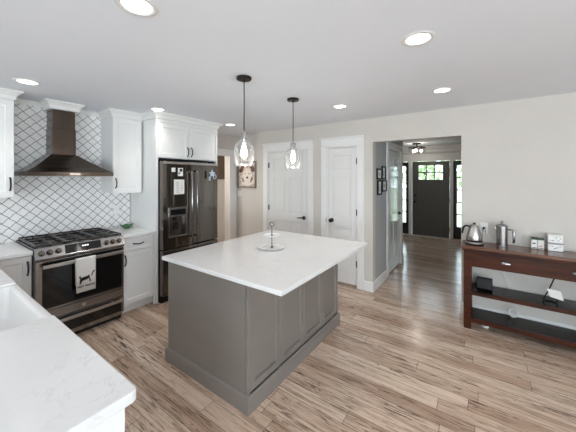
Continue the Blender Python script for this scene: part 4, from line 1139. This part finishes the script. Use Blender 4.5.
# painting
pa = (-3.955, -3.470, 1.385, 1.895)
t = thing('wall_painting', (-3.71, YA - 0.001, 1.385), 'painting of a dog face in a grey frame on the alcove wall', 'painting')
b = BM(); w = 0.03
box(b, pa[0], pa[1], YA - .03, YA - .001, pa[2], pa[2] + w); box(b, pa[0], pa[1], YA - .03, YA - .001, pa[3] - w, pa[3])
box(b, pa[0], pa[0] + w, YA - .03, YA - .001, pa[2] + w, pa[3] - w); box(b, pa[1] - w, pa[1], YA - .03, YA - .001, pa[2] + w, pa[3] - w)
obj('frame', b, 'art_frame', t, bevel=0.002)
b = BM(); box(b, pa[0] + w, pa[1] - w, YA - .015, YA - .001, pa[2] + w, pa[3] - w); cv = obj('canvas', b, 'art', t)
def el(b, cx, cz, rx, rz, rot=0, n=18, d=0.0005):
    pts = []
    for i in range(n):
        a = 2 * pi * i / n; x, z = rx * cos(a), rz * sin(a)
        pts.append((cx + x * cos(rot) - z * sin(rot), cz + x * sin(rot) + z * cos(rot)))
    prism(b, pts, 'y', YA - .0155 - d, YA - .0152)
mx_ = -3.70
b = BM(); el(b, mx_, 1.60, .115, .15); el(b, mx_, 1.50, .15, .07, d=0.0004); obj('painted_face', b, 'art_light', cv)
b = BM(); el(b, mx_ - .15, 1.73, .06, .045, R(35), d=.001); el(b, mx_ + .15, 1.74, .055, .05, R(-35), d=.001); el(b, mx_ - .11, 1.79, .05, .03, R(15), d=.0012); el(b, mx_ + .10, 1.79, .05, .028, R(-25), d=.0012)
el(b, mx_ - .055, 1.66, .016, .012, d=.001); el(b, mx_ + .055, 1.66, .016, .012, d=.001); el(b, mx_ + .005, 1.585, .03, .022, d=.001)
for q in (-.12, -.09, .1, .13): el(b, mx_ + q, 1.53 + .1 * abs(q), .008, .06, R(-20 if q > 0 else 25), d=.001)
obj('painted_features', b, 'art_dark', cv)

# four photo frames on the passage wall (face +x)
def photo_frame(y0, y1, z0, z1, label):
    x = -1.2445
    t = thing('framed_photo', (x, (y0 + y1) / 2, z0), label, 'photo frame', 'black photo frames in the passage')
    b = BM(); w = 0.022
    box(b, x, x + .02, y0, y1, z0, z0 + w); box(b, x, x + .02, y0, y1, z1 - w, z1); box(b, x, x + .02, y0, y0 + w, z0 + w, z1 - w); box(b, x, x + .02, y1 - w, y1, z0 + w, z1 - w)
    obj('frame', b, 'plastic_black', t, bevel=0.002)
    b = BM(); box(b, x, x + .008, y0 + w, y1 - w, z0 + w, z1 - w); mt = obj('mat_board', b, 'paper', t)
    b = BM(); q = 0.035; box(b, x + .0082, x + .0092, y0 + w + q, y1 - w - q, z0 + w + q, z1 - w - q); obj('photo', b, 'photo', mt)
photo_frame(3.955, 4.185, 1.555, 1.715, 'black photo frame on passage wall, upper of the pair nearer the kitchen')
photo_frame(4.195, 4.375, 1.555, 1.755, 'black photo frame on passage wall, upper of the pair nearer the passage door')
photo_frame(3.985, 4.175, 1.330, 1.545, 'black photo frame on passage wall, lower of the pair nearer the kitchen')
photo_frame(4.200, 4.430, 1.370, 1.545, 'black photo frame on passage wall, lower of the pair nearer the passage door')

# door mat by the front door
b = BM(); box(b, -1.62, -1.32, 7.72, 8.05, 0.0, 0.012); tag(obj('door_mat', b, 'mat_rug', bevel=0.003), 'pale door mat on the floor inside the front door', 'door mat')

# things seen through the cased opening
t = thing('window_shade', (-5.39, 4.75, 1.55), 'brown shade hanging beyond the cased opening past the fridge', 'window shade')
b = BM(); box(b, -5.395, -5.37, 4.3, 5.15, 1.55, 2.19); obj('fabric', b, 'brown_blind', t)
b = BM(); box(b, -5.398, -5.36, 4.28, 5.17, 2.191, 2.23); obj('head_rail', b, 'brown_blind', t)

# ================================================================== LAMPS
def lamp_light(name, loc, power, radius, parent):
    l = bpy.data.lights.new(name, 'AREA'); l.shape = 'DISK'; l.size = radius * 2; l.spread = R(98); l.energy = power; l.color = (1, 0.98, 0.95)
    o = bpy.data.objects.new(name, l); C.objects.link(o); o.parent = parent; o.location = loc
    return o
# recessed ceiling lights
rec = [(-1.359, 0.668, 'recessed ceiling light with white rim, cut off by the top edge of the photo'),
       (-0.315, 1.793, 'recessed ceiling light with white rim, the larger of the two over the open floor'),
       (-3.215, 0.655, 'recessed ceiling light with white rim, in front of the range hood'),
       (-3.215, 1.829, 'recessed ceiling light with white rim, in front of the fridge panel corner'),
       (-3.225, 3.01, 'recessed ceiling light with white rim, past the fridge behind the nearer pendant'),
       (-1.355, 2.97, 'recessed ceiling light with white rim, in front of the narrow panel door'),
       (-0.315, 2.98, 'recessed ceiling light with white rim, in front of the passage opening')]
x, y, lab = rec[0]
root = thing('recessed_light', (x, y, ZC), lab, 'ceiling light', 'recessed ceiling lights')
b = BM(); lathe(b, [(.066, -.001), (.068, -.006), (.090, -.006), (.094, -.001)], x, y, ZC, 40); obj('rim', b, 'trim', root, smooth=True)
b = BM(); lathe(b, [(0, -.002), (.066, -.002)], x, y, ZC, 40); obj('lens', b, 'lamp', root)
lamp_light('lamp_glow', (0, 0, -0.0075), LAMP_W, 0.064, root)
for x, y, lab in rec[1:]: dup(root, (x, y, ZC), lab)

# pendants
def pendant(x, y, label):
    t = thing('pendant_lamp', (x, y, ZC), label, 'pendant lamp', 'glass pendants over the island')
    b = BM(); lathe(b, [(0, -.001), (.062, -.001), (.062, -.016), (.058, -.021), (.012, -.024), (.010, -.034), (0, -.034)], x, y, ZC, 36); smooth_angle(obj('ceiling_canopy', b, 'bronze', t))
    b = BM(); tube(b, [(x, y, ZC - .034), (x + .002, y, 2.2), (x, y, 1.965)], 0.0042, 8); obj('cord', b, 'bronze', t, smooth=True)
    b = BM(); lathe(b, [(0, 1.966), (.010, 1.966), (.016, 1.955), (.0165, 1.880), (.013, 1.868), (0, 1.868)], x, y, 0, 20); obj('socket', b, 'steel', t, smooth=True)
    b = BM()
    prof = [(.0175, 1.945), (.026, 1.944), (.0275, 1.938), (.027, 1.905), (.030, 1.893), (.048, 1.880), (.068, 1.858), (.080, 1.828), (.0825, 1.800), (.080, 1.765), (.073, 1.725), (.066, 1.690), (.064, 1.677)]
    lathe(b, prof, x, y, 0, 40)
    g = obj('glass_shade', b, 'glass', t, smooth=True)
    s = g.modifiers.new('thick', 'SOLIDIFY'); s.thickness = 0.003; s.offset = -1
    b = BM(); lathe(b, [(0, 1.867), (.012, 1.866), (.013, 1.85), (.022, 1.82), (.028, 1.79), (.026, 1.762), (.014, 1.742), (0, 1.737)], x, y, 0, 24); obj('bulb', b, 'bulb', t, smooth=True)
    l = bpy.data.lights.new('bulb_glow', 'POINT'); l.energy = PENDANT_W; l.color = (1, 0.95, 0.88); l.shadow_soft_size = 0.03
    o = bpy.data.objects.new('bulb_glow', l); C.objects.link(o); o.parent = t; o.location = (0, 0, 1.70 - ZC)
    return t
p1 = pendant(-1.612, 1.657, 'clear glass bottle pendant over the island end nearer the sink')
dup(p1, (-1.632, 2.408, ZC), 'clear glass bottle pendant over the island end nearer the panel doors')

# hall ceiling fixture
x, y = -1.30, 7.25
t = thing('flush_ceiling_light', (x, y, ZC), 'dark three bulb ceiling fixture hanging in the front hall', 'ceiling light')
b = BM(); lathe(b, [(0, -.001), (.10, -.001), (.10, -.018), (.03, -.026), (.016, -.03), (.016, -.09), (0, -.09)], x, y, ZC, 30); obj('ceiling_plate', b, 'bronze', t, smooth=True)
b = BM()
tube(b, [(x + .19 * cos(k * pi / 16), y + .19 * sin(k * pi / 16), ZC - .10) for k in range(32)], 0.008, 8, closed=True)
for k in range(3):
    a = k * 2 * pi / 3 + .5; tube(b, [(x + .014 * cos(a), y + .014 * sin(a), ZC - .085), (x + .19 * cos(a), y + .19 * sin(a), ZC - .10)], 0.007, 8)
obj('ring_frame', b, 'bronze', t, smooth=True)
for k in range(3):
    a = k * 2 * pi / 3 + .5; px_, py_ = x + .10 * cos(a), y + .10 * sin(a)
    b = BM(); lathe(b, [(0, -.10), (.018, -.10), (.018, -.14), (0, -.14)], px_, py_, ZC, 16); so_ = obj('lamp_socket', b, 'bronze', t, smooth=True)
    b = BM(); lathe(b, [(0, -.1402), (.02, -.145), (.032, -.175), (.024, -.205), (0, -.212)], px_, py_, ZC, 18); obj('bulb', b, 'bulb', so_, smooth=True)
b = BM(); lathe(b, [(.193, -.105), (.195, -.16), (.19, -.235)], x, y, ZC, 36); obj('glass_drum', b, 'glass', t, smooth=True)
pl_ = bpy.data.lights.new('hall_bulb_glow', 'POINT'); pl_.energy = 5; pl_.color = (1, .93, .84); pl_.shadow_soft_size = 0.08
po = bpy.data.objects.new('hall_bulb_glow', pl_); C.objects.link(po); po.parent = t; po.location = (0, 0, -0.26)
